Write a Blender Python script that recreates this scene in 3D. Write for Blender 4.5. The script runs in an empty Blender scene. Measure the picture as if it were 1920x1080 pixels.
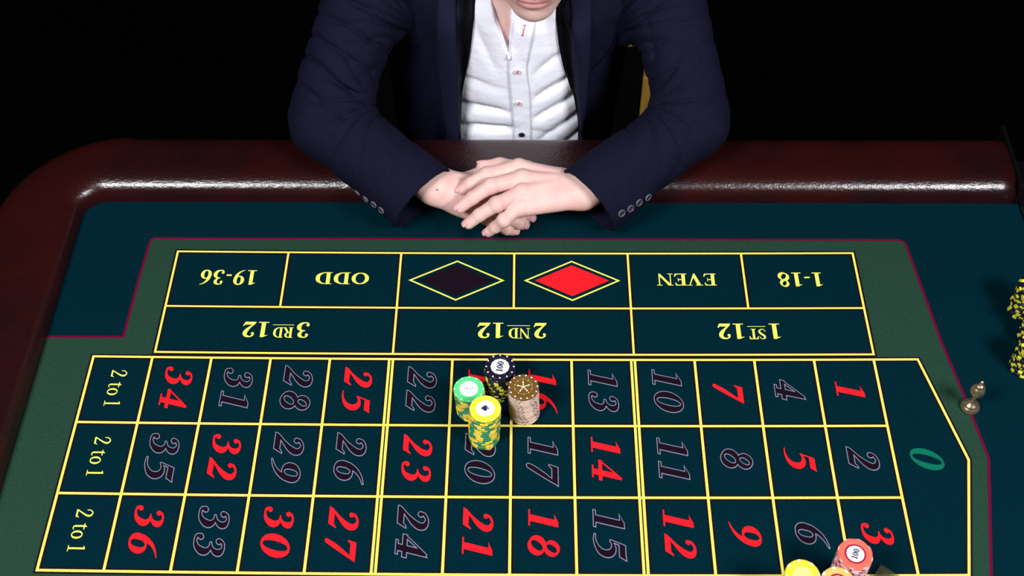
import bpy, bmesh, math, random
import numpy as np
from mathutils import Vector, Matrix
from mathutils.bvhtree import BVHTree
random.seed(7)
PI = math.pi
S = 0.08                      # one betting cell, metres
SC = bpy.context.scene
COL = SC.collection

# ------------------------------------------------------------------ camera, world, lights, exposure
cam_data = bpy.data.cameras.new('camera')
cam = bpy.data.objects.new('camera', cam_data); COL.objects.link(cam)
cam.location = (0.01823, -0.99541, 1.39334)
cam.rotation_euler = (0.67696, 0.00656, 0.00906)
cam_data.sensor_width = 36
cam_data.lens = 36 * 2384.6 / 1920
cam_data.clip_start = 0.05
cam_data.dof.use_dof = True
cam_data.dof.focus_distance = 1.74
cam_data.dof.aperture_fstop = 7.0
SC.camera = cam

world = bpy.data.worlds.new('dark_room'); SC.world = world
world.use_nodes = True
world.node_tree.nodes['Background'].inputs[0].default_value = (0.5, 0.55, 0.8, 1)
world.node_tree.nodes['Background'].inputs[1].default_value = 0.002

def area(name, loc, target, size, power, color=(1, 1, 1)):
    l = bpy.data.lights.new(name, 'AREA'); l.shape = 'RECTANGLE'
    l.size = size[0]; l.size_y = size[1]; l.energy = power; l.color = color
    o = bpy.data.objects.new(name, l); COL.objects.link(o); o.location = loc
    o.rotation_euler = (Vector(target) - Vector(loc)).to_track_quat('-Z', 'Y').to_euler()
area('softbox_lamp', (-1.15, -1.15, 2.0), (-.05, .2, .05), (.8, .6), 72, (.97, .98, 1))
area('softbox_lamp', (1.62, -1.20, 1.90), (.05, .2, .05), (.8, .6), 76, (.97, .98, 1))

SC.view_settings.view_transform = 'Standard'
SC.view_settings.look = 'None'
SC.view_settings.gamma = 1
SC.view_settings.use_curve_mapping = False
SC.view_settings.exposure = 0.0

# ------------------------------------------------------------------ helpers
def mat(name, col, rough=.6, metal=0, spec=.5, noise=None, bump=None, sheen=0, sss=0, coat=0, trans=0, ior=1.45):
    m = bpy.data.materials.new(name); m.use_nodes = True
    nt = m.node_tree; b = nt.nodes['Principled BSDF']
    b.inputs['Base Color'].default_value = (*col, 1)
    b.inputs['Roughness'].default_value = rough
    b.inputs['Metallic'].default_value = metal
    b.inputs['Specular IOR Level'].default_value = spec
    b.inputs['Coat Weight'].default_value = coat
    b.inputs['Transmission Weight'].default_value = trans
    b.inputs['IOR'].default_value = ior
    if sheen:
        b.inputs['Sheen Weight'].default_value = sheen
        b.inputs['Sheen Roughness'].default_value = .4
    if sss:
        b.inputs['Subsurface Weight'].default_value = sss
        b.inputs['Subsurface Radius'].default_value = (.012, .004, .002)
        b.inputs['Subsurface Scale'].default_value = .5
    tc = nt.nodes.new('ShaderNodeTexCoord')
    if noise:                                  # (scale, second colour, contrast lo, hi)
        n = nt.nodes.new('ShaderNodeTexNoise'); n.inputs['Scale'].default_value = noise[0]
        n.inputs['Detail'].default_value = 5
        nt.links.new(tc.outputs['Object'], n.inputs['Vector'])
        r = nt.nodes.new('ShaderNodeValToRGB')
        r.color_ramp.elements[0].position = noise[2]; r.color_ramp.elements[1].position = noise[3]
        r.color_ramp.elements[0].color = (*col, 1); r.color_ramp.elements[1].color = (*noise[1], 1)
        nt.links.new(n.outputs['Fac'], r.inputs['Fac']); nt.links.new(r.outputs['Color'], b.inputs['Base Color'])
    if bump:                                   # list of (scale vec, strength, distance)
        prev = None
        for sc, st, di in bump:
            mp = nt.nodes.new('ShaderNodeMapping'); mp.inputs['Scale'].default_value = sc
            nt.links.new(tc.outputs['Object'], mp.inputs['Vector'])
            n = nt.nodes.new('ShaderNodeTexNoise'); n.inputs['Scale'].default_value = 1
            n.inputs['Detail'].default_value = 4
            nt.links.new(mp.outputs['Vector'], n.inputs['Vector'])
            bp = nt.nodes.new('ShaderNodeBump'); bp.inputs['Strength'].default_value = st
            bp.inputs['Distance'].default_value = di
            nt.links.new(n.outputs['Fac'], bp.inputs['Height'])
            if prev: nt.links.new(prev.outputs['Normal'], bp.inputs['Normal'])
            prev = bp
        nt.links.new(prev.outputs['Normal'], b.inputs['Normal'])
    return m

M = {}
M['felt'] = mat('teal_felt', (.0005, .0130, .0200), .95, spec=0.0, noise=(420, (.0010, .0172, .0262), .35, .7), bump=[((900,)*3, .25, .0004)])
M['band'] = mat('green_felt', (.0130, .040, .025), .95, spec=.05, noise=(300, (.0175, .050, .032), .35, .7), bump=[((900,)*3, .25, .0004)])
M['maroon'] = mat('maroon_print', (.105, .0015, .022), .9, spec=.05, noise=(500, (.14, .002, .03), .3, .7))
M['yellow_print'] = mat('yellow_print', (.82, .76, .12), .85, spec=.1, noise=(600, (.70, .64, .095), .45, .75))
M['dark_print'] = mat('dark_print', (.011, .0035, .008), .9, spec=.05)
M['black_print'] = mat('black_print', (.0085, .003, .0085), .9, spec=.06)
M['red_print'] = mat('red_print', (.90, .010, .018), .85, spec=.1, noise=(500, (.76, .008, .014), .4, .8))
M['grey_print'] = mat('grey_print', (.24, .22, .32), .9, spec=.08)
M['green_print'] = mat('green_print', (.002, .125, .075), .9, spec=.08)
M['leather'] = mat('burgundy_leather', (.024, .0026, .0026), .27, spec=.95, noise=(9, (.011, .0022, .0030), .38, .68),
                   bump=[((420, 420, 420), .40, .0007), ((120, 300, 120), .45, .0012)])
M['lacquer'] = mat('black_lacquer', (.003, .003, .0035), .3)
M['wood_dark'] = mat('dark_mahogany', (.012, .004, .003), .4, noise=(30, (.006, .002, .0015), .4, .6))
M['navy'] = mat('navy_cloth', (.0044, .0046, .0150), .85, spec=.08, noise=(500, (.0068, .0068, .0205), .35, .65),
                bump=[((1400, 1400, 1400), .2, .0003), ((26, 26, 34), .35, .006)])
M['lapel'] = mat('navy_lapel_cloth', (.0090, .0093, .0270), .8, spec=.1, bump=[((1400, 1400, 1400), .2, .0003)])
M['lining'] = mat('black_satin', (.0022, .0022, .0050), .6, spec=.15)
M['stitch'] = mat('navy_thread', (.002, .002, .005), .95, spec=.02)
M['shirt'] = mat('white_shirt_cotton', (.86, .86, .95), .85, spec=.15, bump=[((1200,)*3, .12, .0002), ((26, 26, 34), .35, .007)])
M['red_thread'] = mat('red_thread', (.60, .04, .06), .8)
M['shirt_button'] = mat('pearl_button', (.62, .60, .66), .3)
M['skin'] = mat('skin', (.68, .41, .375), .48, spec=.35, sss=.12, noise=(38, (.72, .485, .44), .35, .68), bump=[((420,)*3, .12, .0004), ((90,)*3, .10, .0010)])
M['lips'] = mat('lips', (.50, .23, .215), .4, sss=.1)
M['nail'] = mat('fingernail', (.72, .38, .40), .28, spec=.5)
M['hair'] = mat('dark_hair', (.02, .012, .008), .5, bump=[((300, 300, 30), .6, .003)])
M['eye'] = mat('eye_white', (.75, .73, .7), .2)
M['iris'] = mat('iris', (.03, .02, .012), .2)
M['trousers'] = mat('black_trousers', (.004, .004, .007), .9)
M['shoe'] = mat('black_shoe', (.004, .004, .004), .3)
M['btn'] = mat('grey_horn_button', (.022, .024, .032), .35)
M['btnrim'] = mat('grey_button_rim', (.11, .12, .15), .35)
M['gold_wood'] = mat('golden_wood', (.40, .23, .035), .5, noise=(60, (.30, .16, .02), .4, .7))
M['upholstery'] = mat('black_upholstery', (.0015, .0015, .002), .9, spec=.05)
M['brass'] = mat('polished_brass', (.95, .72, .46), .25, metal=.95)
M['carpet'] = mat('black_carpet', (.0012, .0012, .0014), .95, spec=0, bump=[((300,)*3, .3, .002)])
M['wall'] = mat('black_drape', (.0008, .0008, .001), .95, spec=0)
M['acrylic'] = mat('smoky_acrylic', (.085, .085, .045), .15)
M['acrylic'].node_tree.nodes['Principled BSDF'].inputs['Alpha'].default_value = .38
def chipmat(n, c, r=.38): M[n] = mat(n, c, r, spec=.4)
chipmat('chip_green', (.035, .26, .12)); chipmat('chip_mint', (.10, .62, .22)); chipmat('chip_yellow', (.90, .72, .035))
chipmat('chip_spot_yellow', (.86, .60, .03)); chipmat('chip_black', (.008, .008, .022)); chipmat('chip_lime', (.68, .68, .05))
chipmat('chip_beige', (.72, .50, .40)); chipmat('chip_grey', (.13, .115, .11)); chipmat('chip_brown', (.15, .070, .015))
chipmat('chip_white', (.82, .80, .84)); chipmat('chip_coral', (.90, .13, .09)); chipmat('chip_crimson', (.30, .008, .04))
chipmat('chip_pink', (.80, .50, .52)); chipmat('chip_orange', (.90, .42, .12)); chipmat('chip_cream', (.86, .80, .50)); chipmat('chip_ink', (.02, .02, .06))

def mesh_obj(name, verts, faces, material, parent=None, smooth=False, mats=None):
    me = bpy.data.meshes.new(name); me.from_pydata([tuple(map(float, v)) for v in verts], [], faces)
    me.validate(); me.update()
    for m in (mats or [material]): me.materials.append(m)
    if smooth: me.polygons.foreach_set('use_smooth', [True] * len(me.polygons))
    o = bpy.data.objects.new(name, me); COL.objects.link(o)
    if parent: o.parent = parent
    return o

def tag(o, label=None, cat=None, group=None, kind=None):
    if label: o['label'] = label
    if cat: o['category'] = cat
    if group: o['group'] = group
    if kind: o['kind'] = kind
    return o

def empty(name, loc=(0, 0, 0), rz=0):
    o = bpy.data.objects.new(name, None); COL.objects.link(o); o.location = loc
    o.rotation_euler = (0, 0, rz); o.empty_display_size = .05
    return o

class MB:
    def __init__(s): s.v = []; s.f = []
    def add(s, vs, fs):
        n = len(s.v); s.v += [tuple(v) for v in vs]; s.f += [tuple(i + n for i in f) for f in fs]
    def box(s, x0, x1, y0, y1, z0, z1, bev=0):
        bm = bmesh.new(); bmesh.ops.create_cube(bm, size=1)
        for v in bm.verts:
            v.co = Vector(((x0 + x1) / 2 + v.co.x * (x1 - x0), (y0 + y1) / 2 + v.co.y * (y1 - y0), (z0 + z1) / 2 + v.co.z * (z1 - z0)))
        if bev: bmesh.ops.bevel(bm, geom=bm.edges[:], offset=bev, segments=2, affect='EDGES', profile=.5)
        bm.verts.index_update(); s.add([v.co[:] for v in bm.verts], [[v.index for v in f.verts] for f in bm.faces]); bm.free()
    def lathe(s, prof, n=32, c=(0, 0, 0), close=True):
        vs = [(c[0] + r * math.cos(2*PI*k/n), c[1] + r * math.sin(2*PI*k/n), c[2] + z) for r, z in prof for k in range(n)]
        fs = [(i*n+k, i*n+(k+1) % n, (i+1)*n+(k+1) % n, (i+1)*n+k) for i in range(len(prof)-1) for k in range(n)]
        if close:
            fs.append(tuple(range(n-1, -1, -1))); m = (len(prof)-1)*n; fs.append(tuple(range(m, m+n)))
        s.add(vs, fs)
    def tube(s, pts, r, n=10):
        pts = [Vector(p) for p in pts]; vs = []; fs = []
        for i, p in enumerate(pts):
            t = (pts[min(i+1, len(pts)-1)] - pts[max(i-1, 0)]).normalized()
            a = t.orthogonal().normalized() if i == 0 else (a - t * a.dot(t)).normalized()
            b = t.cross(a); rr = r[i] if isinstance(r, (list, tuple)) else r
            vs += [p + rr * (a * math.cos(2*PI*k/n) + b * math.sin(2*PI*k/n)) for k in range(n)]
        for i in range(len(pts)-1):
            fs += [(i*n+k, i*n+(k+1) % n, (i+1)*n+(k+1) % n, (i+1)*n+k) for k in range(n)]
        fs.append(tuple(range(n-1, -1, -1))); m = (len(pts)-1)*n; fs.append(tuple(range(m, m+n)))
        s.add(vs, fs)
    def build(s, name, material, parent=None, smooth=False):
        return mesh_obj(name, s.v, s.f, material, parent, smooth)

# ------------------------------------------------------------------ flat print on the felt
SAG = .000787 / S
def wp(x, y, z):              # cloth coordinates (origin: middle of the number grid's far line) to world
    return (x, y + SAG * x * x, z)

class Print:
    """collects flat polygons at one height"""
    def __init__(s, z): s.z = z; s.v = []; s.f = []
    def lift(s): s.z += 4e-6
    def poly(s, pts):
        s.z += 1.1e-6; n = len(s.v); s.v += [wp(x, y, s.z) for x, y in pts]; s.f.append(tuple(range(n, n+len(pts))))
    def line(s, pts, w, closed=False, sub=.08):
        s.lift(); P = []
        m = len(pts)
        for i in range(m if closed else m-1):
            a = Vector(pts[i]); b = Vector(pts[(i+1) % m]); k = max(1, int((b-a).length / sub))
            P += [a.lerp(b, j/k) for j in range(k)]
        if not closed: P.append(Vector(pts[-1]))
        n = len(P); n0 = len(s.v)
        for i, p in enumerate(P):
            q0 = P[i-1] if (i > 0 or closed) else None; q1 = P[(i+1) % n] if (i < n-1 or closed) else None
            d0 = (p-q0).normalized() if q0 is not None else (q1-p).normalized()
            d1 = (q1-p).normalized() if q1 is not None else d0
            nn = Vector((-d0.y - d1.y, d0.x + d1.x)); nn.normalize()
            c = max(.35, nn.dot(Vector((-d0.y, d0.x))))
            h = w / 2 / c
            ext = Vector((0, 0))
            if q0 is None: ext = -d1 * w / 2
            if q1 is None: ext = d0 * w / 2
            for sg in (1, -1): s.v.append(wp(p.x + nn.x*h*sg + ext.x, p.y + nn.y*h*sg + ext.y, s.z))
        for i in range(n if closed else n-1):
            j = (i+1) % n; s.f.append((n0+2*i, n0+2*i+1, n0+2*j+1, n0+2*j))
    def build(s, name, material, parent): return mesh_obj(name, s.v, s.f, material, parent)

def catmull(P, k=8, closed=False):
    n = len(P); out = []
    for i in range(n if closed else n-1):
        g = (lambda j: P[j % n]) if closed else (lambda j: P[min(max(j, 0), n-1)])
        p0, p1, p2, p3 = g(i-1), g(i), g(i+1), g(i+2)
        for j in range(k):
            t = j/k
            out.append(tuple(.5*(2*b + (c-a)*t + (2*a-5*b+4*c-d)*t*t + (3*b-a-3*c+d)*t**3) for a, b, c, d in zip(p0, p1, p2, p3)))
    if not closed: out.append(tuple(P[-1]))
    return out
def ell(cx, cy, rx, ry, ws, wt, tilt=0, n=28):   # closed ring: stroke width ws at the sides, wt at top and bottom
    r = []
    for k in range(n):
        a = 2*PI*k/n
        r.append((cx + rx*math.cos(a), cy + ry*math.sin(a), wt + (ws-wt)*abs(math.cos(a+tilt))**1.6))
    return r
# glyph: list of ('s', pts) open stroke, ('c', pts) closed stroke, ('p', pts) polygon, ('b', (x, y, r)) ball ; then advance
G = {
 '0': ([('c', ell(.36, .5, .26, .455, .23, .07))], .78),
 '1': ([('p', [(.24, .02), (.46, .02), (.46, .98), (.38, .98), (.24, .9)]), ('p', [(.08, 0), (.62, 0), (.62, .055), (.08, .055)]), ('p', [(.05, .84), (.24, .86), (.40, .98), (.30, .98)])], .68),
 '2': ([('b', (.15, .74, .075)), ('s', [(.11, .74, .09), (.14, .87, .09), (.30, .955, .08), (.49, .88, .17), (.545, .72, .22), (.46, .52, .19), (.28, .30, .10), (.09, .10, .07)]),
        ('p', [(.03, 0), (.60, 0), (.70, .27), (.655, .27), (.57, .185), (.14, .185), (.03, .06)])], .76),
 '3': ([('b', (.16, .80, .08)), ('s', [(.12, .80, .09), (.17, .92, .08), (.33, .965, .07), (.49, .88, .17), (.52, .75, .19), (.42, .60, .09), (.26, .535, .035)]),
        ('s', [(.26, .545, .035), (.43, .53, .09), (.56, .42, .19), (.58, .27, .23), (.48, .10, .15), (.30, .03, .07), (.15, .06, .08), (.10, .17, .09)]), ('b', (.14, .18, .085))], .74),
 '4': ([('s', [(.50, .97, .055), (.26, .62, .055), (.04, .28, .055)]), ('p', [(.01, .22), (.73, .22), (.73, .345), (.01, .345)]), ('p', [(.36, .02), (.56, .02), (.56, 1.0), (.36, .80)]), ('p', [(.24, 0), (.68, 0), (.68, .055), (.24, .055)])], .78),
 '5': ([('p', [(.19, .80), (.58, .80), (.66, 1.0), (.62, 1.0), (.56, .985), (.19, .985)]), ('s', [(.205, .96, .045), (.17, .75, .045), (.14, .54, .05)]),
        ('s', [(.13, .53, .04), (.28, .61, .10), (.47, .57, .17), (.585, .40, .22), (.55, .20, .19), (.38, .06, .10), (.20, .01, .055), (.04, .02, .03)])], .74),
 '6': ([('c', ell(.37, .31, .225, .275, .21, .065)), ('s', [(.155, .30, .20), (.17, .52, .19), (.29, .76, .13), (.48, .92, .07), (.68, 1.0, .025)])], .77),
 '7': ([('p', [(.05, .70), (.09, .70), (.16, .80), (.60, .80), (.71, .985), (.08, .985)]), ('s', [(.66, .955, .06), (.50, .62, .13), (.34, .28, .17), (.24, .02, .15)])], .70),
 '8': ([('c', ell(.36, .755, .19, .21, .17, .06, .5)), ('c', ell(.37, .275, .235, .24, .21, .065, .5))], .78),
 '-': ([('p', [(.05, .30), (.36, .30), (.36, .40), (.05, .40)])], .42),
 'O': ([('c', ell(.46, .5, .35, .45, .21, .07))], .95),
 'D': ([('p', [(.12, .03), (.32, .03), (.32, .97), (.12, .97)]), ('p', [(.02, 0), (.36, 0), (.36, .05), (.02, .05)]), ('p', [(.02, .95), (.36, .95), (.36, 1), (.02, 1)]),
        ('s', [(.30, .965, .06), (.52, .93, .09), (.72, .74, .19), (.76, .50, .22), (.72, .26, .19), (.52, .07, .09), (.30, .035, .06)])], .93),
 'E': ([('p', [(.12, .02), (.32, .02), (.32, .98), (.12, .98)]), ('p', [(.02, 0), (.70, 0), (.76, .26), (.71, .26), (.60, .075), (.02, .05)]), ('p', [(.02, .95), (.60, .925), (.66, .76), (.71, .76), (.68, 1), (.02, 1)]),
        ('p', [(.3, .47), (.50, .47), (.50, .36), (.54, .36), (.54, .66), (.50, .66), (.50, .54), (.3, .54)])], .80),
 'V': ([('p', [(.10, .97), (.32, .97), (.52, .34), (.52, .0), (.44, .0)]), ('p', [(.80, .97), (.74, .97), (.47, .18), (.44, 0), (.52, 0)]), ('p', [(.0, .95), (.42, .95), (.42, 1), (0, 1)]), ('p', [(.62, .95), (.90, .95), (.90, 1), (.62, 1)])], .88),
 'N': ([('p', [(.10, .97), (.30, .97), (.84, .12), (.84, 0), (.76, 0)]), ('p', [(.13, .02), (.19, .02), (.19, .95), (.13, .95)]), ('p', [(.77, 0), (.84, 0), (.84, .97), (.77, .97)]),
        ('p', [(.0, 0), (.32, 0), (.32, .05), (0, .05)]), ('p', [(0, .95), (.3, .95), (.3, 1), (0, 1)]), ('p', [(.64, .95), (.96, .95), (.96, 1), (.64, 1)])], .98),
 'R': ([('p', [(.12, .03), (.32, .03), (.32, .97), (.12, .97)]), ('p', [(.02, 0), (.42, 0), (.42, .05), (.02, .05)]), ('p', [(.02, .95), (.36, .95), (.36, 1), (.02, 1)]),
        ('s', [(.30, .965, .06), (.50, .94, .09), (.62, .82, .18), (.62, .66, .18), (.50, .53, .08), (.30, .50, .06)]), ('p', [(.36, .52), (.54, .54), (.84, .05), (.88, 0), (.66, 0)])], .86),
 'S': ([('s', [(.60, .74, .05), (.52, .90, .06), (.34, .965, .07), (.17, .86, .15), (.18, .70, .17), (.36, .54, .19), (.55, .38, .18), (.58, .20, .16), (.42, .05, .08), (.22, .04, .06), (.08, .26, .05)])], .68),
 'T': ([('p', [(.32, .03), (.52, .03), (.52, .97), (.32, .97)]), ('p', [(.20, 0), (.64, 0), (.64, .05), (.20, .05)]), ('p', [(.02, .70), (.06, .70), (.18, .93), (.66, .93), (.78, .70), (.82, .70), (.80, 1), (.04, 1)])], .84),
 't': ([('p', [(.12, .10), (.23, .10), (.23, .82), (.12, .72)]), ('s', [(.175, .14, .11), (.22, .045, .07), (.33, .03, .05), (.42, .09, .02)]), ('p', [(.0, .62), (.40, .62), (.40, .675), (.0, .675)])], .42),
 'o': ([('c', ell(.28, .33, .205, .30, .12, .055))], .58),
 'l': ([('p', [(.20, .02), (.31, .02), (.31, .98), (.26, .98), (.20, .93)]), ('p', [(.06, 0), (.45, 0), (.45, .045), (.06, .045)]), ('p', [(.07, .88), (.22, .90), (.30, .98), (.2, .97)])], .5),
 'z': ([('s', [(.06, .62, .05), (.09, .82, .06), (.26, .95, .06), (.42, .86, .11), (.44, .70, .12), (.34, .48, .09), (.06, .06, .06)]), ('p', [(.03, 0), (.50, 0), (.56, .20), (.52, .20), (.46, .10), (.03, .09)])], .62),
 ' ': ([], .26),
}
def _spin(it):
    o = []
    for k, data in it:
        if k == 'b': o.append((k, (.75-data[0], 1-data[1], data[2])))
        else: o.append((k, [(.75-q[0], 1-q[1]) + tuple(q[2:]) for q in data]))
    return o
G['9'] = (_spin(G['6'][0]), .77)
def glyph_polys(ch, d=0):
    """yield convex-ish polygons of a glyph in unit space, swollen by d"""
    out = []
    for k, data in G[ch][0]:
        out.append(None)
        if k == 'p':
            if d:
                c = [Vector(p) for p in data]; n = len(c)
                ar = sum(c[i].x*c[(i+1) % n].y - c[(i+1) % n].x*c[i].y for i in range(n)); sg = 1 if ar > 0 else -1
                q = []
                for i in range(n):
                    e0 = (c[i]-c[i-1]).normalized(); e1 = (c[(i+1) % n]-c[i]).normalized()
                    n0 = Vector((e0.y, -e0.x))*sg; n1 = Vector((e1.y, -e1.x))*sg; m = n0+n1
                    m = m.normalized() if m.length > 1e-4 else n0
                    q.append(c[i] + m*d/max(.45, m.dot(n0)))
                data = [tuple(v) for v in q]
            out.append(list(data))
        elif k == 'b':
            x, y, r = data; out.append([(x+(r+d)*math.cos(a*PI/8), y+(r+d)*math.sin(a*PI/8)) for a in range(16)])
        else:
            closed = k == 'c'
            P = data if closed else catmull(data, 7)
            n = len(P); L = []; R = []
            for i in range(n):
                a = P[i-1] if (i or closed) else P[0]; b = P[(i+1) % n] if (i < n-1 or closed) else P[-1]
                t = Vector((b[0]-a[0], b[1]-a[1])).normalized(); h = P[i][2]/2 + d
                L.append((P[i][0]-t.y*h, P[i][1]+t.x*h)); R.append((P[i][0]+t.y*h, P[i][1]-t.x*h))
            for i in range(n if closed else n-1):
                j = (i+1) % n; out.append([L[i], R[i], R[j], L[j]])
            if not closed:
                for e in (0, n-1):
                    x, y, w = P[e]; r = max(w/2+d, .004); out.append([(x+r*math.cos(a*PI/6), y+r*math.sin(a*PI/6)) for a in range(12)])
    return out
def text_w(t, gap=0): return sum(G[c][1] + gap for c in t) - gap
def put_text(prt, t, cx, cy, h, rot, sx=1, slant=0, d=0, gap=0, y0=0, x0=None):
    """centred at (cx, cy); rot turns the reading direction"""
    w = text_w(t, gap)*sx; x = -w/2 if x0 is None else x0; ca, sa = math.cos(rot), math.sin(rot)
    for c in t:
        for pl in glyph_polys(c, d):
            if pl is None: prt.lift(); continue
            q = []
            for px, py in pl:
                yy = py - .5 + y0; X = (x + px*sx + slant*(py-.5))*h; Y = yy*h
                q.append((cx + ca*X - sa*Y, cy + sa*X + ca*Y))
            prt.poly(q)
        x += (G[c][1] + gap)*sx
    return x

# ------------------------------------------------------------------ room
def struct(o): o['kind'] = 'structure'; return o
FZ = -.80
b = MB(); b.box(-4, 4, -4, 3.2, FZ-.05, FZ); struct(b.build('floor', M['carpet']))
b = MB(); b.box(-4, 4, 3.2, 3.3, FZ, 2.2)
wall = struct(b.build('wall_back', M['wall']))

# ------------------------------------------------------------------ roulette table
table = tag(empty('roulette_table', (0, -.2, FZ)), 'large roulette table with teal felt layout and padded burgundy leather rail', 'table')
def tchild(o): o.parent = table; o.matrix_parent_inverse = Matrix.Translation((0, .2, -FZ)); return o
Y_IN = .290; Y_OUT = .396; X_IN = -.640; X_OUT = -.755; X_END = .738; Y_NEAR = -.95
b = MB()
# felt slab (rounded far-left corner follows the rail)
out = [(X_IN - .02, Y_NEAR), (.7460, Y_NEAR), (.7460, .31), (-.60, .31)]
out += [(-.60 + .055*math.cos(a), .255 + .055*math.sin(a)) for a in [PI/2 + PI/2*k/6 for k in range(1, 7)]]
n = len(out)
b.add([(x, y, 0) for x, y in out] + [(x, y, -.012) for x, y in out], [tuple(range(n)), tuple(range(2*n-1, n-1, -1))] + [(i, i+n, (i+1) % n+n, (i+1) % n) for i in range(n)])
felt = tchild(b.build('felt_top', M['felt']))
def fchild(o): o.parent = felt; return o
# rail
sec = []
for k in range(61):
    x = X_END - (X_END + .575)*k/60; sec.append(((x if x > -.60 else -.60, Y_IN), (x, Y_OUT)))
for k in range(1, 25):
    a = PI/2 + PI/2*k/24
    sec.append(((-.600 + .040*math.cos(a), .250 + .040*math.sin(a)), (-.575 + .180*math.cos(a), .220 + .180*math.sin(a))))
for k in range(1, 51):
    y = .22 - (.22 - Y_NEAR)*k/50; sec.append(((X_IN, y), (X_OUT, y)))
NP = 26; vs = []; fs = []; HR = .0365
prof = [(-.02, -.020), (-.03, -.006)]
for k in range(NP):
    a = PI - PI*k/(NP-1); c_, s_ = math.cos(a), math.sin(a)
    prof.append((.5 + .53*math.copysign(abs(c_)**.60, c_), HR*abs(s_)**.62))
prof += [(1.03, -.02), (.99, -.05)]
for si, (I, O) in enumerate(sec):
    for t, z in prof: vs.append((I[0] + (O[0]-I[0])*t, I[1] + (O[1]-I[1])*t, z))
m = len(prof)
for i in range(len(sec)-1):
    for j in range(m-1): fs.append((i*m+j, i*m+j+1, (i+1)*m+j+1, (i+1)*m+j))
fs.append(tuple(range(m-1, -1, -1))); fs.append(tuple(range((len(sec)-1)*m, len(sec)*m)))
rail = tchild(mesh_obj('padded_rail', vs, fs, M['leather'], smooth=True)); rail['label'] = 'padded burgundy leather armrest'
# leather wrinkles gathered in the inner corner of the rail
for k in range(9):
    a = PI/2 + .12 + k*.15; r0 = .046 + .004*(k % 3); r1 = .078 + .018*((k*7) % 5)/5
    cx, cy = -.600, .250; pts = []
    for j in range(7):
        r = r0 + (r1-r0)*j/6; rr = (r-.04)/.115; t = rr
        zz = HR*math.sqrt(max(0, 1-((t-.5)/.53)**2)) if t > .0 else 0
        aa = a + .10*j/6
        pts.append((cx + r*math.cos(aa), cy + r*math.sin(aa), zz*.985 - .0002))
    b = MB(); b.tube(pts, [.0002, .0006, .0009, .0010, .0009, .0006, .0002], 6); o = b.build('leather_crease', M['leather'], None, True); o.parent = rail
b = MB(); b.box(X_END + .001, X_END+.007, .285, .415, -.06, .040, .003); tchild(b.build('rail_end_plate', M['lacquer']))
b = MB(); b.box(.7465, 1.05, Y_NEAR, .373, -.012, .004, .003); tchild(b.build('wheel_surround', M['lacquer']))
b = MB()
b.box(X_OUT+.012, 1.04, .375, .392, -.14, -.0505); b.box(X_OUT+.008, X_OUT+.025, Y_NEAR+.02, .25, -.14, -.0505); b.box(X_IN, 1.04, Y_NEAR+.01, Y_NEAR+.03, -.14, -.0125); b.box(1.03, 1.05, Y_NEAR+.02, .375, -.14, -.0125)
tchild(b.build('apron', M['wood_dark']))
b = MB(); b.box(X_IN-.02, 1.02, Y_NEAR+.03, .374, -.035, -.0125); tchild(b.build('table_board', M['wood_dark']))
for x, y in ((-.62, .26), (-.62, -.84), (.93, .26), (.93, -.84)):
    b = MB(); b.lathe([(.035, FZ+.0), (.038, FZ+.03), (.028, FZ+.06), (.024, FZ+.2), (.034, FZ+.45), (.042, FZ+.55), (.030, FZ+.58), (.045, FZ+.62), (.045, -.036)], 20, (x, y, 0))
    tchild(b.build('leg', M['wood_dark'], None, True))

# printed layout ---------------------------------------------------
Z1, Z2, Z3, Z4, Z5, Z6 = .0002, .0004, .0006, .0008, .0010, .0012
def unsag(x, y): return (x, y - SAG*x*x)
left = [(-.5225, .2150), (-.5262, .2120), (-.5272, .2070), (-.5300, .1368), (-.5315, .0362)]
right = [(.5560, .2150), (.5630, .2120), (.5660, .2052), (.5750, .1055), (.5815, .0337), (.5940, -.0574), (.6045, -.1500), (.5715, -.3104), (.555, -.41)]
band = Print(Z1)
mid = [(-.52 + 1.07*k/10, .2150) for k in range(11)]
# the band as a triangle fan free set of strips
pl = [(-.650, .0362), (-.5315, .0362)] + left[::-1][1:] + mid[1:-1] + right + [(-.650, -.41)]
band.poly([unsag(x, y) for x, y in pl]); fchild(band.build('green_band', M['band'], None))
p = Print(Z2); p.line([unsag(*q) for q in [(-.648, .0360)] + left[::-1] + mid[1:-1] + right], .0036, sub=.05); fchild(p.build('maroon_border', M['maroon'], None))

ROW = 1.30979716*S; GP = .06228146*S
def colx(i, side=0):
    g = (1 if (i > 5 or (i == 5 and side >= 1)) else 0) + (1 if (i > 9 or (i == 9 and side >= 1)) else 0)
    if i in (5, 9) and side == 0: g += .5
    return (i - 7)*S - GP + g*GP
rows = [0, -ROW, -2*ROW, -3*ROW]
OT, OM, OB = 2.34006706*S, 1.09359971*S, 1.06290802e-1*S
OX = .0208486*S
ox = lambda i: colx(i)*.99966 + OX
ZX0, ZX1 = .5440, .5786
penta = [(colx(0), 0), (ZX0, -.0005), (ZX1, (rows[1]+rows[2])/2 - .0), (ZX0+.001, rows[3]), (colx(0), rows[3])]
penta[2] = (ZX1, -.1529 - SAG*ZX1**2)
penta[1] = (ZX0, 0)
box_ = [(ox(1), OB), (ox(13), OB), (ox(13), OT), (ox(1), OT)]
p = Print(Z2+.0001)
def dense(pts, k=12):
    o = []
    for i in range(len(pts)):
        a = pts[i]; c = pts[(i+1) % len(pts)]
        o += [(a[0] + (c[0]-a[0])*j/k, a[1] + (c[1]-a[1])*j/k) for j in range(k)]
    return o
p.poly(dense(penta)); p.poly(dense(box_)); fchild(p.build('betting_field', M['felt'], None))
segs = []
for r in (1, 2): segs.append([(colx(0), rows[r]), (colx(13), rows[r])])
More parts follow.
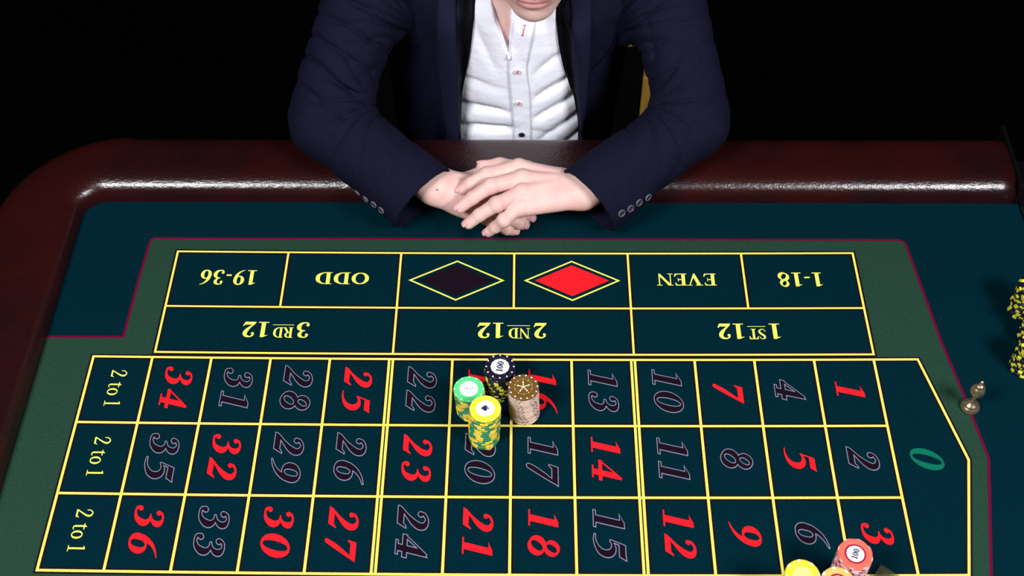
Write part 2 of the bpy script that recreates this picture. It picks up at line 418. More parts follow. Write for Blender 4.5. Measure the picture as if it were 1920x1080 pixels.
for i in range(1, 14):
    if i in (5, 9): segs += [[(colx(i, -1), 0), (colx(i, -1), rows[3])], [(colx(i, 1), 0), (colx(i, 1), rows[3])]]
    else: segs.append([(colx(i), 0), (colx(i), rows[3])])
segs.append([(ox(1), OM), (ox(13), OM)])
for i in (5, 9): segs.append([(ox(i), OT), (ox(i), OB)])
for i in (3, 7, 11): segs.append([(ox(i), OT), (ox(i), OM)])
YW, DW = .0033, .0082
p = Print(Z3)
for s_ in segs: p.line(s_, DW)
p.line(penta, DW, True); p.line(box_, DW, True)
p.poly(dense([(ox(1), 0.001), (ox(13), 0.001), (ox(13), OB-.001), (ox(1), OB-.001)]))
fchild(p.build('dark_line_edging', M['dark_print'], None))
p = Print(Z4)
for s_ in segs: p.line(s_, YW if s_[0][1] <= 0 else .0029)
p.line(penta, YW, True); p.line(box_, .0030, True)
fchild(p.build('yellow_grid_line', M['yellow_print'], None))

def printed(name, layers, label=None):
    root = None
    for fn, z, m_ in layers:
        q = Print(z); fn(q)
        if root is None: root = q
        last = (q, m_)
    return layers
RED = {1, 3, 5, 7, 9, 12, 14, 16, 18, 19, 21, 23, 25, 27, 30, 32, 34, 36}
def two_tone(name, fill_fn, out_fn, fillm, outm, label):
    """one flat print part: the outline lies under the fill"""
    a = Print(Z5); out_fn(a); c = Print(Z6); fill_fn(c)
    n = len(a.v); me_v = a.v + c.v; me_f = a.f + [tuple(i+n for i in f) for f in c.f]
    o = mesh_obj(name, me_v, me_f, None, None, mats=[M[outm], M[fillm]])
    for k, pg in enumerate(o.data.polygons): pg.material_index = 0 if k < len(a.f) else 1
    o['label'] = label; return fchild(o)
for num in range(1, 37):
    col_ = 12 - (num-1)//3; r = (num-1) % 3
    x0 = colx(col_, 1); x1 = colx(col_+1, -1)
    cx = (x0+x1)/2 + .001; cy = rows[r] - ROW/2 + .001
    t = str(num); H = .0375
    kw = dict(rot=-PI/2, sx=1.10, slant=.26, gap=.16)
    if num in RED:
        q = Print(Z6); put_text(q, t, cx, cy, H, **kw); o = q.build('printed_number', M['red_print'], None); o['label'] = 'red printed number ' + t; fchild(o)
    else:
        two_tone('printed_number', lambda q: put_text(q, t, cx, cy, H, **kw), lambda q: put_text(q, t, cx, cy, H, d=.026, **kw), 'black_print', 'grey_print', 'black printed number %s with grey outline' % t)
q = Print(Z6)
for pl in [glyph_polys('0')]:
    for poly in pl[1:]:
        q.poly([(.5262 + py_, -.1550 - px_) for px_, py_ in [(((a-.36)*.96 + .30*(c-.5))*.042, (c-.5)*.042) for a, c in poly]])
o = q.build('printed_number', M['green_print'], None); o['label'] = 'green printed number 0'; fchild(o)
YP = M['yellow_print']
def words(t, cx, cy, h, sx, rot=PI, **k):
    q = Print(Z6); put_text(q, t, cx, cy - SAG*cx*cx, h, rot, sx=sx, **k)
    o = q.build('printed_word', YP, None); o['label'] = 'yellow printed word ' + t.replace('z', '2').replace('l', '1'); fchild(o)
words('19-36', -.4032, .1410, .0270, .86, gap=.04); words('ODD', -.2419, .1400, .0215, 1.26, gap=.02)
words('EVEN', .2448, .1395, .0215, 1.12, gap=.02); words('1-18', .4048, .1400, .0255, .96, gap=.04)
for pre, suf, cx in (('3', 'RD', -.3237), ('2', 'ND', -.0004), ('1', 'ST', .3238)):
    q = Print(Z6); h = .0265; cy = .0485 - SAG*cx*cx
    w0 = G[pre][1]; ws = text_w(suf)*.62; w1 = text_w('12', .04); W = w0 + .10 + ws + .10 + w1
    x = -W/2
    put_text(q, pre, cx, cy, h, PI, x0=x); x += w0 + .12
    # raised small capitals: same routine at a smaller height, shifted
    put_text(q, suf, cx, cy - .17*h, h*.66, PI, x0=x/.66, sx=.9); 
    xa = cx - x*h; xb = cx - (x+ws)*h; yb = cy + .30*h
    q.poly([(xa, yb), (xb, yb), (xb, yb+.0009), (xa, yb+.0009)])
    x += ws + .12; put_text(q, '12', cx, cy, h, PI, x0=x, gap=.04)
    o = q.build('printed_word', YP, None); o['label'] = 'yellow printed word %s%s 12' % (pre, suf); fchild(o)
for r in range(3):
    q = Print(Z6); cx = (colx(0)+colx(1))/2 + .001; cy = rows[r] - ROW/2 + .001
    put_text(q, 'z to l', cx, cy, .0215, -PI/2, sx=.98, gap=.03)
    o = q.build('printed_word', YP, None); o['label'] = 'yellow printed words 2 to 1, %s row from the player' % ('first', 'second', 'third')[r]; fchild(o)
for cx, mm, nm in ((-.0795, 'black_print', 'black'), (.0836, 'red_print', 'red')):
    cy = .1370; hw, hh = .0655, .0352
    d = lambda s: [(cx+hw*s, cy), (cx, cy+hh*s), (cx-hw*s, cy), (cx, cy-hh*s)]
    q = Print(Z5); q.line(d(1), .0024, True, sub=1); o = q.build('printed_diamond_outline', YP, None); fchild(o)
    q = Print(Z6); q.poly(d(.80)); o = q.build('printed_diamond', M[mm], None); o['label'] = nm + ' printed diamond'; fchild(o)

# ------------------------------------------------------------------ implicit surfaces
def iso(f, lo, hi, h, smooth_iter=1):
    lo = np.array(lo, np.float32); n = (np.ceil((np.array(hi)-lo)/h)+1).astype(int)
    ax = [lo[i] + h*np.arange(n[i], dtype=np.float32) for i in range(3)]
    D = np.empty(n, np.float32)
    for a in range(0, n[0], 24):
        X, Y, Z = np.meshgrid(ax[0][a:a+24], ax[1], ax[2], indexing='ij'); D[a:a+24] = f(X, Y, Z)
    D[0] = D[-1] = 1; D[:, 0] = D[:, -1] = 1; D[:, :, 0] = D[:, :, -1] = 1
    s = D < 0
    c = [s[i:n[0]-1+i, j:n[1]-1+j, k:n[2]-1+k] for i in (0, 1) for j in (0, 1) for k in (0, 1)]
    tot = sum(x.astype(np.int8) for x in c); act = (tot > 0) & (tot < 8)
    idx = -np.ones(act.shape, np.int64); cells = np.argwhere(act); idx[act] = np.arange(len(cells))
    acc = np.zeros((len(cells), 3)); cnt = np.zeros(len(cells))
    off = [(i, j, k) for i in (0, 1) for j in (0, 1) for k in (0, 1)]
    for p0 in off:
        for a in range(3):
            if p0[a]: continue
            p1 = list(p0); p1[a] = 1
            d0 = D[tuple((cells+p0).T)]; d1 = D[tuple((cells+p1).T)]
            m = (d0 < 0) != (d1 < 0); t = np.where(m, d0/np.where(m, d0-d1, 1), 0)
            pt = np.tile(np.array(p0, float), (len(cells), 1)); pt[:, a] += t
            acc[m] += pt[m]; cnt[m] += 1
    V = (cells + acc/cnt[:, None])*h + lo
    F = []
    for a in range(3):
        b_, c_ = (a+1) % 3, (a+2) % 3
        sl0 = [slice(None)]*3; sl1 = [slice(None)]*3; sl0[a] = slice(0, -1); sl1[a] = slice(1, None)
        e = np.argwhere(s[tuple(sl0)] != s[tuple(sl1)])
        e = e[(e[:, b_] > 0) & (e[:, c_] > 0) & (e[:, b_] < n[b_]-1) & (e[:, c_] < n[c_]-1)]
        flip = s[tuple(e.T)]
        def I(db, dc):
            q = e.copy(); q[:, b_] += db; q[:, c_] += dc; return idx[tuple(q.T)]
        Q = np.stack([I(-1, -1), I(0, -1), I(0, 0), I(-1, 0)], 1)
        Q[~flip] = Q[~flip][:, ::-1]
        F.append(Q)
    return V, np.concatenate(F)

def np_mesh(name, parts, material, parent=None, mats=None, mat_fn=None, cut_fn=None):
    V = []; F = []; n = 0
    for v, f in parts: V.append(v); F.append(f+n); n += len(v)
    V = np.concatenate(V).astype(np.float32); F = np.concatenate(F).astype(np.int32)
    me = bpy.data.meshes.new(name)
    me.vertices.add(len(V)); me.vertices.foreach_set('co', V.ravel())
    me.loops.add(F.size); me.loops.foreach_set('vertex_index', F.ravel())
    me.polygons.add(len(F)); me.polygons.foreach_set('loop_start', np.arange(0, F.size, 4, dtype=np.int32))
    me.polygons.foreach_set('use_smooth', np.ones(len(F), bool))
    for m_ in (mats or [material]): me.materials.append(m_)
    if mat_fn is not None: me.polygons.foreach_set('material_index', mat_fn(V[F].mean(1)).astype(np.int32))
    me.update(calc_edges=True); me.validate()
    o = bpy.data.objects.new(name, me); COL.objects.link(o)
    if parent: o.parent = parent
    return o
def cone(X, Y, Z, a, b, ra, rb):
    a = np.array(a, np.float32); b = np.array(b, np.float32); d = b-a; L = float(d@d)
    px, py, pz = X-a[0], Y-a[1], Z-a[2]
    t = np.clip((px*d[0]+py*d[1]+pz*d[2])/L, 0, 1)
    return np.sqrt((px-t*d[0])**2+(py-t*d[1])**2+(pz-t*d[2])**2) - (ra+(rb-ra)*t)
def sph(X, Y, Z, c, r): return np.sqrt((X-c[0])**2+(Y-c[1])**2+(Z-c[2])**2)-r
def elli(X, Y, Z, c, r):
    k = np.sqrt(((X-c[0])/r[0])**2+((Y-c[1])/r[1])**2+((Z-c[2])/r[2])**2); return (k-1)*min(r)
def smin(a, b, k):
    h = np.clip(.5+.5*(b-a)/k, 0, 1); return b*(1-h)+a*h-k*h*(1-h)
def smax(a, b, k): return -smin(-a, -b, k)
def chain(X, Y, Z, pts, k=.004):
    d = None
    for p, q in zip(pts[:-1], pts[1:]):
        e = cone(X, Y, Z, p[:3], q[:3], p[3], q[3]); d = e if d is None else smin(d, e, k)
    return d
def nz(X, Y, Z, f, ph=0):
    return (np.sin(f*X+ph+1.7*np.sin(f*.8*Y+ph*2)) + np.sin(f*1.1*Y+2*ph+1.5*np.sin(f*.9*Z)) + np.sin(f*.95*Z+3*ph+1.6*np.sin(f*.85*X)))/3

# hand joints (x, y, z, radius)
LW = (.0987, .2502, .066, .0265); LF = (.185, .304, .078, .030); LE = (.2660, .3640, .096, .040)
RWr = (-.1120, .2625, .0610, .0240); RF = (-.190, .303, .070, .026); RE = (-.2770, .3640, .096, .040)
L_f = {
 'index': [(.0073, .2777, .083, .0112), (-.0380, .2591, .088, .0094), (-.0608, .2519, .078, .0083), (-.0732, .2488, .068, .0072)],
 'middle': [(.0119, .2528, .086, .0115), (-.0315, .2355, .090, .0097), (-.0570, .2241, .078, .0086), (-.0745, .2167, .066, .0076)],
 'ring': [(.0113, .2298, .082, .0108), (-.0228, .2074, .083, .0092), (-.0470, .2026, .066, .0082), (-.0623, .1990, .052, .0073)],
 'pinky': [(.0084, .2125, .072, .0098), (-.0124, .1927, .066, .0082), (-.0247, .1939, .050, .0073), (-.0347, .1954, .038, .0066)],
 'thumb': [(.0672, .2770, .062, .0135), (.0172, .2986, .056, .0125), (-.0202, .3033, .060, .0105), (-.0442, .3010, .060, .0092)]}
R_f = {
 'index': [(-.0446, .2756, .050, .0112), (-.0005, .2683, .050, .0098), (.0211, .2644, .042, .0086), (.0351, .2632, .032, .0078)],
 'middle': [(-.0442, .2564, .050, .0112), (-.0033, .2414, .046, .0098), (.0174, .2369, .034, .0088), (.0228, .2405, .022, .008)],
 'ring': [(-.0494, .2429, .042, .0108), (-.0131, .2242, .040, .0096), (.0074, .2227, .028, .0086), (.0135, .2303, .016, .0078)],
 'pinky': [(-.0573, .2385, .032, .0098), (-.0285, .2218, .030, .0086), (-.0094, .2157, .022, .0078), (-.0003, .2215, .012, .007)],
 'thumb': [(-.0860, .2820, .046, .0110), (-.0454, .2990, .045, .012), (-.0150, .2990, .042, .0105), (.0050, .2960, .040, .009)]}
def hand_sdf(F, W, FA, EL):
    W = np.array(W); c0 = W[:3]
    F = {k: [(p[0], p[1], p[2], p[3]*g) for p, g in zip(v, (1.06, 1.14, 1.14, 1.12))] for k, v in F.items()}
    def f(X, Y, Z):
        d = cone(X, Y, Z, EL[:3], FA[:3], EL[3], FA[3]); d = smin(d, cone(X, Y, Z, FA[:3], c0, FA[3], W[3]), .012)
        mc = {k: np.array(v[0]) for k, v in F.items()}
        # flattened palm: metacarpal cones fanning from the wrist
        palm = None
        across = mc['index'][:3] - mc['pinky'][:3]; across = across/np.linalg.norm(across)
        for k, w in (('index', .6), ('middle', .25), ('ring', -.2), ('pinky', -.6)):
            st = c0 + across*.016*w; en = mc[k][:3]; r1 = mc[k][3]
            e = cone(X, Y, Z, st, en + (st-en)*.04 - np.array([0, 0, .0025]), .0175, r1+.0025)
            palm = e if palm is None else smin(palm, e, .008)
        m2 = (mc['middle'][:3]+mc['ring'][:3])/2; lowp = (m2*.55+c0*.45) - np.array([0, 0, .010])
        palm = smin(palm, sph(X, Y, Z, lowp, .019), .014)
        d = smin(d, palm, .014)
        th = chain(X, Y, Z, [(*(c0+across*.012), .014)] + F['thumb'], .006); d = smin(d, th, .010)
        fg = None
        for k in ('index', 'middle', 'ring', 'pinky'):
            P = F[k]; e = chain(X, Y, Z, P, .003)
            q = np.array(P[0][:3]); e = smin(e, sph(X, Y, Z, q + np.array([0, 0, .0022]), P[0][3]*.98), .006)
            pip = np.array(P[1][:3]); e = smin(e, sph(X, Y, Z, pip + np.array([0, 0, .0004]), P[1][3]*1.03), .004)
            fg = e if fg is None else smin(fg, e, .0012)
        d = smin(d, fg, .0055)
        # extensor tendons, faint
        for k in ('index', 'middle', 'ring', 'pinky'):
            a = mc[k][:3]; s0 = c0 + across*.006
            d = smin(d, cone(X, Y, Z, a + np.array([0, 0, mc[k][3]*.62]), a*.45+s0*.55 + np.array([0, 0, .0125]), .0042, .0030), .007)
        # ulnar head bump
        d = smin(d, sph(X, Y, Z, c0 - across*.012 + (c0-np.array(mc['middle'][:3]))*.16 + np.array([0, 0, .0115]), .0120), .012)
        # creases over the finger joints
        cr = 0
        for k in ('index', 'middle', 'ring', 'pinky'):
            for j, amp in ((1, .00035), (2, .00028)):
                a = np.array(F[k][j][:3]); dd = np.array(F[k][j+1][:3])-np.array(F[k][j-1][:3]); dd = dd/np.linalg.norm(dd)
                u = (X-a[0])*dd[0]+(Y-a[1])*dd[1]+(Z-a[2])*dd[2]
                rr = np.sqrt((X-a[0])**2+(Y-a[1])**2+(Z-a[2])**2)
                cr = cr + amp*np.cos(u/.0022*2*PI)*np.exp(-(u/.0040)**2)*(rr < .014)
        return d + cr
    return f
# head frame: pitched down
TH = math.radians(8); HC = np.array((.028, .4350, .3930))
def to_head(X, Y, Z):
    x, y, z = X-HC[0], Y-HC[1], Z-HC[2]; c, s = math.cos(TH), math.sin(TH)
    return x, c*y + s*z, -s*y + c*z
def from_head(p):
    c, s = math.cos(TH), math.sin(TH); return (HC[0]+p[0], HC[1]+c*p[1]-s*p[2], HC[2]+s*p[1]+c*p[2])
def head_sdf(X, Y, Z):
    x, y, z = to_head(X, Y, Z)
    d = elli(x, y, z, (0, .008, .035), (.074, .094, .088))
    d = smin(d, elli(x, y, z, (0, -.022, -.028), (.057, .066, .074)), .03)      # face mass
    d = smin(d, elli(x, y, z, (0, -.042, -.078), (.039, .040, .038)), .024)     # jaw
    d = smin(d, sph(x, y, z, (0, -.068, -.100), .0165), .018)                    # chin
    for s in (-1, 1):
        d = smin(d, cone(x, y, z, (s*.046, -.002, -.054), (s*.014, -.062, -.100), .013, .011), .016)
        d = smin(d, elli(x, y, z, (s*.040, -.058, -.022), (.019, .016, .014)), .014)   # cheek
        d = smin(d, cone(x, y, z, (s*.012, -.089, .022), (s*.046, -.072, .020), .008, .006), .010)  # brow
        d = smax(d, -elli(x, y, z, (s*.031, -.093, .003), (.017, .014, .0105)), .008)
        d = smin(d, elli(x, y, z, (s*.031, -.0768, .003), (.0135, .0135, .0118)), .002)
        d = smax(d, -elli(x, y, z, (s*.031, -.0930, .002), (.0112, .0100, .0044)), .0012)
        e = elli(x, y, z, (s*.077, .010, -.008), (.0065, .018, .031)); e = smax(e, -elli(x, y, z, (s*.085, .006, -.004), (.006, .010, .018)), .004)
        d = smin(d, e, .005)
    d = smin(d, cone(x, y, z, (0, -.084, .018), (0, -.110, -.026), .0065, .0095), .008)   # nose
    for s in (-1, 1): d = smin(d, sph(x, y, z, (s*.011, -.098, -.030), .0078), .005)
    d = smin(d, elli(x, y, z, (0, -.078, -.060), (.027, .018, .018)), .010)                # mouth mound
    d = smin(d, elli(x, y, z, (0, -.0905, -.0560), (.022, .0075, .0048)), .003)            # upper lip
    d = smin(d, elli(x, y, z, (0, -.0895, -.0665), (.019, .0085, .0062)), .003)            # lower lip
    d = smax(d, -elli(x, y, z, (0, -.101, -.0612), (.024, .008, .0011)), .002)             # mouth slit
    # neck
    n = cone(X, Y, Z, (.022, .460, .350), (.008, .520, .225), .053, .060)
    return smin(d, n, .018)
def torso_sdf(X, Y, Z, a, b, grow=0):
    zc = np.clip((Z+.35)/.65, 0, 1); yc = .585 - .050*zc
    aw = a*(.94 + .10*np.clip((Z+.05)/.28, 0, 1)); bd = b*(1 + .06*np.clip((Z+.05)/.25, 0, 1))
    d = (np.sqrt(((X-.006)/aw)**2 + ((Y-yc)/bd)**2 + 1e-6)-1)*b
    d = smax(d, Z-.245, .05); d = smax(d, -.40-Z, .03)
    for s in (-1, 1):
        d = smin(d, cone(X, Y, Z, (.006+s*.155, .545, .268), (.006+s*.03, .545, .315), .060+grow, .062+grow), .05)
    return d
def body_core(X, Y, Z):
    d = torso_sdf(X, Y, Z, .135, .092, -.022)
    for s, E_, F_ in ((-1, RE, RF), (1, LE, LF)):
        d = smin(d, cone(X, Y, Z, (s*.18, .545, .270), E_[:3], .042, .036), .02)
        d = smin(d, cone(X, Y, Z, E_[:3], F_[:3], .034, .029), .01)
    d = smin(d, cone(X, Y, Z, (.012, .480, .290), (.006, .545, .200), .050, .060), .02)
    for s in (-1, 1): d = smin(d, cone(X, Y, Z, (s*.09, .58, -.37), (s*.12, .20, -.33), .070, .052), .03)
    for s in (-1, 1): d = smin(d, cone(X, Y, Z, (s*.12, .20, -.33), (s*.12, .24, -.72), .048, .036), .02)
    return d
handR = iso(hand_sdf(R_f, RWr, RF, RE), (-.25, .195, -.0), (.055, .355, .12), .00125)
handL = iso(hand_sdf(L_f, LW, LF, LE), (-.09, .170, .0), (.24, .345, .13), .00125)
headM = iso(head_sdf, (-.075, .28, .15), (.130, .61, .54), .0021)
coreM = iso(body_core, (-.36, .12, -.78), (.36, .72, .40), .006)
def lipmask(c):
    x, y, z = to_head(c[:, 0], c[:, 1], c[:, 2])
    zz = np.abs(z+.0615)
    return ((zz < .0105*np.sqrt(np.clip(1-(x/.0235)**2, 0, 1))) & (y < -.082) & (c[:, 2] > .2)).astype(int)
person = np_mesh('person', [handR, handL, headM, coreM], None, mats=[M['skin'], M['lips']], mat_fn=lipmask)
tag(person, 'seated person in navy blazer and white shirt, hands folded on the table rail', 'person')

B_hr = BVHTree.FromPolygons(handR[0].tolist(), handR[1].tolist())
_l, _n, _, _ = B_hr.find_nearest(Vector((-.1050, .2310, .085)))
_b = MB(); _b.lathe([(.0016, -.0004), (.0015, .0002), (.0001, .0004)], 10)
_q = _n.to_track_quat('Z', 'Y').to_matrix().to_4x4(); _q.translation = _l
_o = mesh_obj('mole', [_q @ Vector(v) for v in _b.v], _b.f, mat('mole', (.30, .10, .13), .6), person, True); _o['label'] = 'small dark mole on the wrist'
# fingernails
def nail(P, up, r):
    a = Vector(P[2][:3]); t = Vector(P[3][:3]); d = (t-a).normalized(); n = (Vector(up) - d*Vector(up).dot(d)).normalized(); s = d.cross(n)
    c = t + d*r*.15; vs = []; fs = []; NU, NV = 9, 7
    for i in range(NU):
        u = -1 + 2*i/(NU-1)
        for j in range(NV):
            v = -1 + 2*j/(NV-1)
            w = .72*r*(1-.30*max(0, u)**3 - .12*max(0, -u)**3)
            ang = v*w/r
            q = c + d*(u*r*.78) + s*math.sin(ang)*r*1.0 + n*(math.cos(ang)*r*1.0 + .00035 - .12*r*max(0, u)**2)
            vs.append(q)
    for i in range(NU-1):
        for j in range(NV-1): fs.append((i*NV+j, (i+1)*NV+j, (i+1)*NV+j+1, i*NV+j+1))
    o = mesh_obj('fingernail', vs, fs, M['nail'], person, True)
    md = o.modifiers.new('thick', 'SOLIDIFY'); md.thickness = .0006; md.offset = 0
for k, up in (('index', (-.55, -.15, .8)), ('middle', (-.6, -.25, .75)), ('ring', (-.6, -.3, .7)), ('pinky', (-.7, -.4, .6))):
    nail(L_f[k], up, L_f[k][3][3]*1.12)
nail(L_f['thumb'], (-.1, .6, .8), .0103)
for k in ('middle', 'ring', 'pinky'): nail(R_f[k], (.6, -.6, .3), R_f[k][3][3]*1.12)
# eyes, brows, hair
for s in (-1, 1):
    c = from_head((s*.031, -.0768, .003))
    b = MB(); b.lathe([(.0001+.0120*math.sin(PI*k/12), -.0120*math.cos(PI*k/12)) for k in range(13)], 20, c); e = b.build('eye', M['eye'], person, True)
    c2 = from_head((s*.031, -.0852, .000)); b = MB(); b.lathe([(.0001+.0046*math.sin(PI*k/8), -.0046*math.cos(PI*k/8)) for k in range(9)], 14, c2); ir = b.build('iris', M['iris'], e, True)
    b = MB(); b.tube([from_head((s*x, y, z)) for x, y, z in ((.013, -.096, .024), (.027, -.094, .029), (.042, -.084, .028), (.051, -.074, .022))], [.0022, .0034, .003, .001], 8); b.build('eyebrow', M['hair'], person, True)
def hair_sdf(X, Y, Z):
    x, y, z = to_head(X, Y, Z)
    d = elli(x, y, z, (0, .012, .040), (.081, .099, .094))
    d = smax(d, -(z + .9*(y+.02) - .010 + .0*x), .012) if False else d
    cut = np.interp(y, [-.09, -.045, -.015, .010, .03, .08], [.078, .055, .022, .018, -.030, -.060])   # hairline
    d = smax(d, cut.astype(np.float32) - z, .008)
    return d + .0022*np.sin(x*420+np.sin(y*60)*2)*1.0
hm = iso(hair_sdf, (-.07, .30, .27), (.13, .58, .56), .003); np_mesh('hair', [hm], M['hair'], person)

# ------------------------------------------------------------------ clothing
SHR = np.array((-.182, .548, .272)); ELR = np.array((-.2770, .3660, .0985))
SHL = np.array((.194, .548, .272)); ELL = np.array((.2660, .3670, .0985))
CFR = np.array((-.1290, .2470, .0510)); CFL = np.array((.1065, .2375, .0570))
C1R = np.array((-.1003, .2675, .090)); C2R = np.array((-.1609, .2333, .012))
C1L = np.array((.0750, .2562, .100)); C2L = np.array((.1367, .2178, .012))
def sleeve_sdf(SH, EL, CF, C1, C2, sgn):
    ax = CF-EL; L2 = np.linalg.norm(ax); ax = ax/L2
    maj = C1-C2; rad = np.linalg.norm(maj)/2*(1.02 if sgn < 0 else .93); maj = maj/np.linalg.norm(maj); maj = maj - ax*(maj@ax); maj /= np.linalg.norm(maj); mnr = np.cross(ax, maj); mnr /= np.linalg.norm(mnr)
    ua = EL-SH; L1 = np.linalg.norm(ua); ua = ua/L1
    inner = EL + np.array((-sgn*.085, .012, .012))        # inside of the elbow
    armpit = np.array((sgn*.135, .47, .175))
    pn = np.cross(ua, ax); pn /= np.linalg.norm(pn)
    def f(X, Y, Z):
        # upper arm
        up = cone(X, Y, Z, SH, EL, .064 if sgn < 0 else .061, .0520 if sgn < 0 else .0475)
        # forearm as an elliptic tube growing into the cuff ellipse
        px, py, pz = X-EL[0], Y-EL[1], Z-EL[2]
        t = px*ax[0]+py*ax[1]+pz*ax[2]; u = px*maj[0]+py*maj[1]+pz*maj[2]; v = px*mnr[0]+py*mnr[1]+pz*mnr[2]
        tt = np.clip(t/L2, 0, 1.2)
        r0 = .0520 if sgn < 0 else .0490; ra = r0 + (rad-r0)*tt; rb = .0520 + ((.047 if sgn < 0 else .042)-.0520)*tt
        k = np.sqrt((u/ra)**2+(v/rb)**2+1e-9); fo = (k-1)*np.minimum(ra, rb)*.5*(1+1/np.maximum(k, .5))
        fo = smax(fo, -t-.005, .03)
        hollow = (np.sqrt((u/(ra-.0035))**2+(v/(rb-.0035))**2)-1)*rb
        d = smin(up, fo, .030)
        d = smin(d, cone(X, Y, Z, (sgn*.160, .54, .235), (sgn*(.175 if sgn < 0 else .172), .515, .172 if sgn < 0 else .163), .060, .040 if sgn < 0 else .044), .03)
        d = d - .0030
        # folds
        tu = (X-SH[0])*ua[0]+(Y-SH[1])*ua[1]+(Z-SH[2])*ua[2]
        warp = .010*nz(X, Y, Z, 34, 1+sgn) + .004*nz(X, Y, Z, 90, 2)
        w = np.sin((tu + warp + .25*(X*sgn))/.0125); fold = (1-np.abs(w))**3
        msk = np.clip((tu-.045)/.05, 0, 1)*np.clip((.30-tu)/.08, 0, 1)*(.35+.65*np.clip(.5+nz(X, Y, Z, 22, 4+sgn), 0, 1))
        amp = .0078 if sgn < 0 else .0040
        d = d + amp*fold*msk*(t < .05)
        # radial folds at the elbow's inner side
        for c, n_, r_, am, ph in ((inner, 12.0, .080, .0055, .4), (armpit, 15.0, .10, .0062, 1.0)):
            qx, qy, qz = X-c[0], Y-c[1], Z-c[2]
            e1 = ua; e2 = np.cross(pn, ua)
            A = np.arctan2(qx*e2[0]+qy*e2[1]+qz*e2[2], qx*e1[0]+qy*e1[1]+qz*e1[2])
            R_ = np.sqrt(qx*qx+qy*qy+qz*qz)
            wv = np.abs(np.sin(A*n_*.5 + ph + 1.1*nz(X, Y, Z, 30, ph) + 12*R_))
            d = d + am*(1-wv)**2.4*np.exp(-((R_-.055)/r_)**2*2.0)*np.clip((R_-.026)/.03, 0, 1)
        # soft forearm folds
        w2 = np.sin((t*.8 + u*.9 + .012*nz(X, Y, Z, 28, 7+sgn))/.016)
        d = d + .0022*(1-np.abs(w2))**1.5*np.clip(t/.04, 0, 1)*np.clip((.17-t)/.05, 0, 1)*np.clip(.5+nz(X, Y, Z, 18, 2), 0, 1)
        d = d + .0016*nz(X, Y, Z, 42, 3)
        cutp = t - L2 - (.10 if sgn < 0 else .08)*u; d_out = d
        d = np.maximum(d, cutp); d = np.maximum(d, -np.maximum(d_out+.0038, (L2-.075)-t))
        # the table rail and felt press the sleeve flat
        return np.maximum(d, -(Z - .0015))
    return f
def jacket_torso(X, Y, Z):
    d = torso_sdf(X-.003, Y, Z, .169, .124, .006)
    d = smin(d, cone(X, Y, Z, (-.115, .56, .18), (-.120, .56, -.25), .085, .080), .02)
    # opening between the fronts
    zz = np.clip(Z, -.4, .27)
    xl = -.0865 + (zz)*.016; xr = .1035 - zz*.092
    xl = xl + np.clip(Z-.20, 0, .2)*.35; xr = xr - np.clip(Z-.20, 0, .2)*.30
    op = np.maximum(np.maximum(xl-X, X-xr), Y-.53)
    d = smax(d, -op, .004)
    inner = torso_sdf(X, Y, Z, .150, .108, -.008); d = np.maximum(d, -inner)
    d = np.maximum(d, -cone(X, Y, Z, (.01, .43, .37), (.008, .52, .25), .064, .070))
    d = d + .0016*nz(X, Y, Z, 30, 5) + .0022*(1-np.abs(np.sin((Z*.9+np.abs(X)*1.4+.014*nz(X, Y, Z, 20, 3))/.020)))**2*np.clip((np.abs(X)-.11)/.03, 0, 1)
    return np.maximum(d, Z-.40)
jt = iso(jacket_torso, (-.25, .38, -.36), (.27, .72, .41), .0035)
sr = iso(sleeve_sdf(SHR, ELR, CFR, C1R, C2R, -1), (-.37, .17, -.01), (-.085, .64, .355), .0023)
sl = iso(sleeve_sdf(SHL, ELL, CFL, C1L, C2L, 1), (.045, .16, -.01), (.365, .64, .355), .0023)
jacket = np_mesh('jacket', [jt, sr, sl], M['navy'], person); jacket['label'] = 'navy blazer with open front'

def shirt_sdf(X, Y, Z):
    d = torso_sdf(X, Y, Z, .147, .106, -.012)
    # drag folds of the cotton
    xs = np.abs(X-.012)
    f1 = np.sin((Z + .45*xs*np.clip((.16-Z)/.16, 0, 1) + .022*nz(X, Y, Z, 18, 2) + .005*nz(X, Y, Z, 60, 4))/.0165)
    low = np.clip((.13-Z)/.12, 0, 1)
    d = d + .013*(1-np.abs(f1))**1.5*low*np.clip(xs/.03, 0.15, 1)*np.clip(.55+nz(X, Y, Z, 17, 1), 0, 1)
    f2 = np.sin((X*1.0 + .25*Z + .010*nz(X, Y, Z, 18, 6))/.015)
    d = d + .0055*(1-np.abs(f2))**1.4*np.clip((Z-.10)/.1, 0, 1)*np.clip(.5+nz(X, Y, Z, 14, 9), 0, 1)
    f3 = np.sin((Z - .70*(X-.02) + .024*nz(X, Y, Z, 17, 4) + .006*nz(X, Y, Z, 55, 1))/.0170)
    d = d + .0095*(1-np.abs(f3))**1.6*np.clip((X-.026)/.02, 0, 1)*np.clip((.17-Z)/.08, 0, 1)*np.clip(.5+nz(X, Y, Z, 19, 8), 0, 1)
    # V neck opening
    v = np.maximum(np.maximum((-.0075-(Z-.158)*.30)-X, X-(-.0075+(Z-.158)*.05)), .158-Z); v = np.maximum(v, Y-.50)
    d = np.maximum(d, -v)
    d = np.maximum(d, -cone(X, Y, Z, (.01, .40, .38), (.008, .505, .262), .056, .062))
    return np.maximum(d, -cone(X, Y, Z, (.008, .52, .30), (.008, .53, .18), .058, .066))
shm = iso(shirt_sdf, (-.17, .40, -.36), (.18, .68, .37), .0028)
shirt = np_mesh('shirt', [shm], M['shirt'], person); shirt['label'] = 'white cotton shirt'
def bvh(o):
    me = o.data; return BVHTree.FromPolygons([v.co[:] for v in me.vertices], [p.vertices[:] for p in me.polygons])
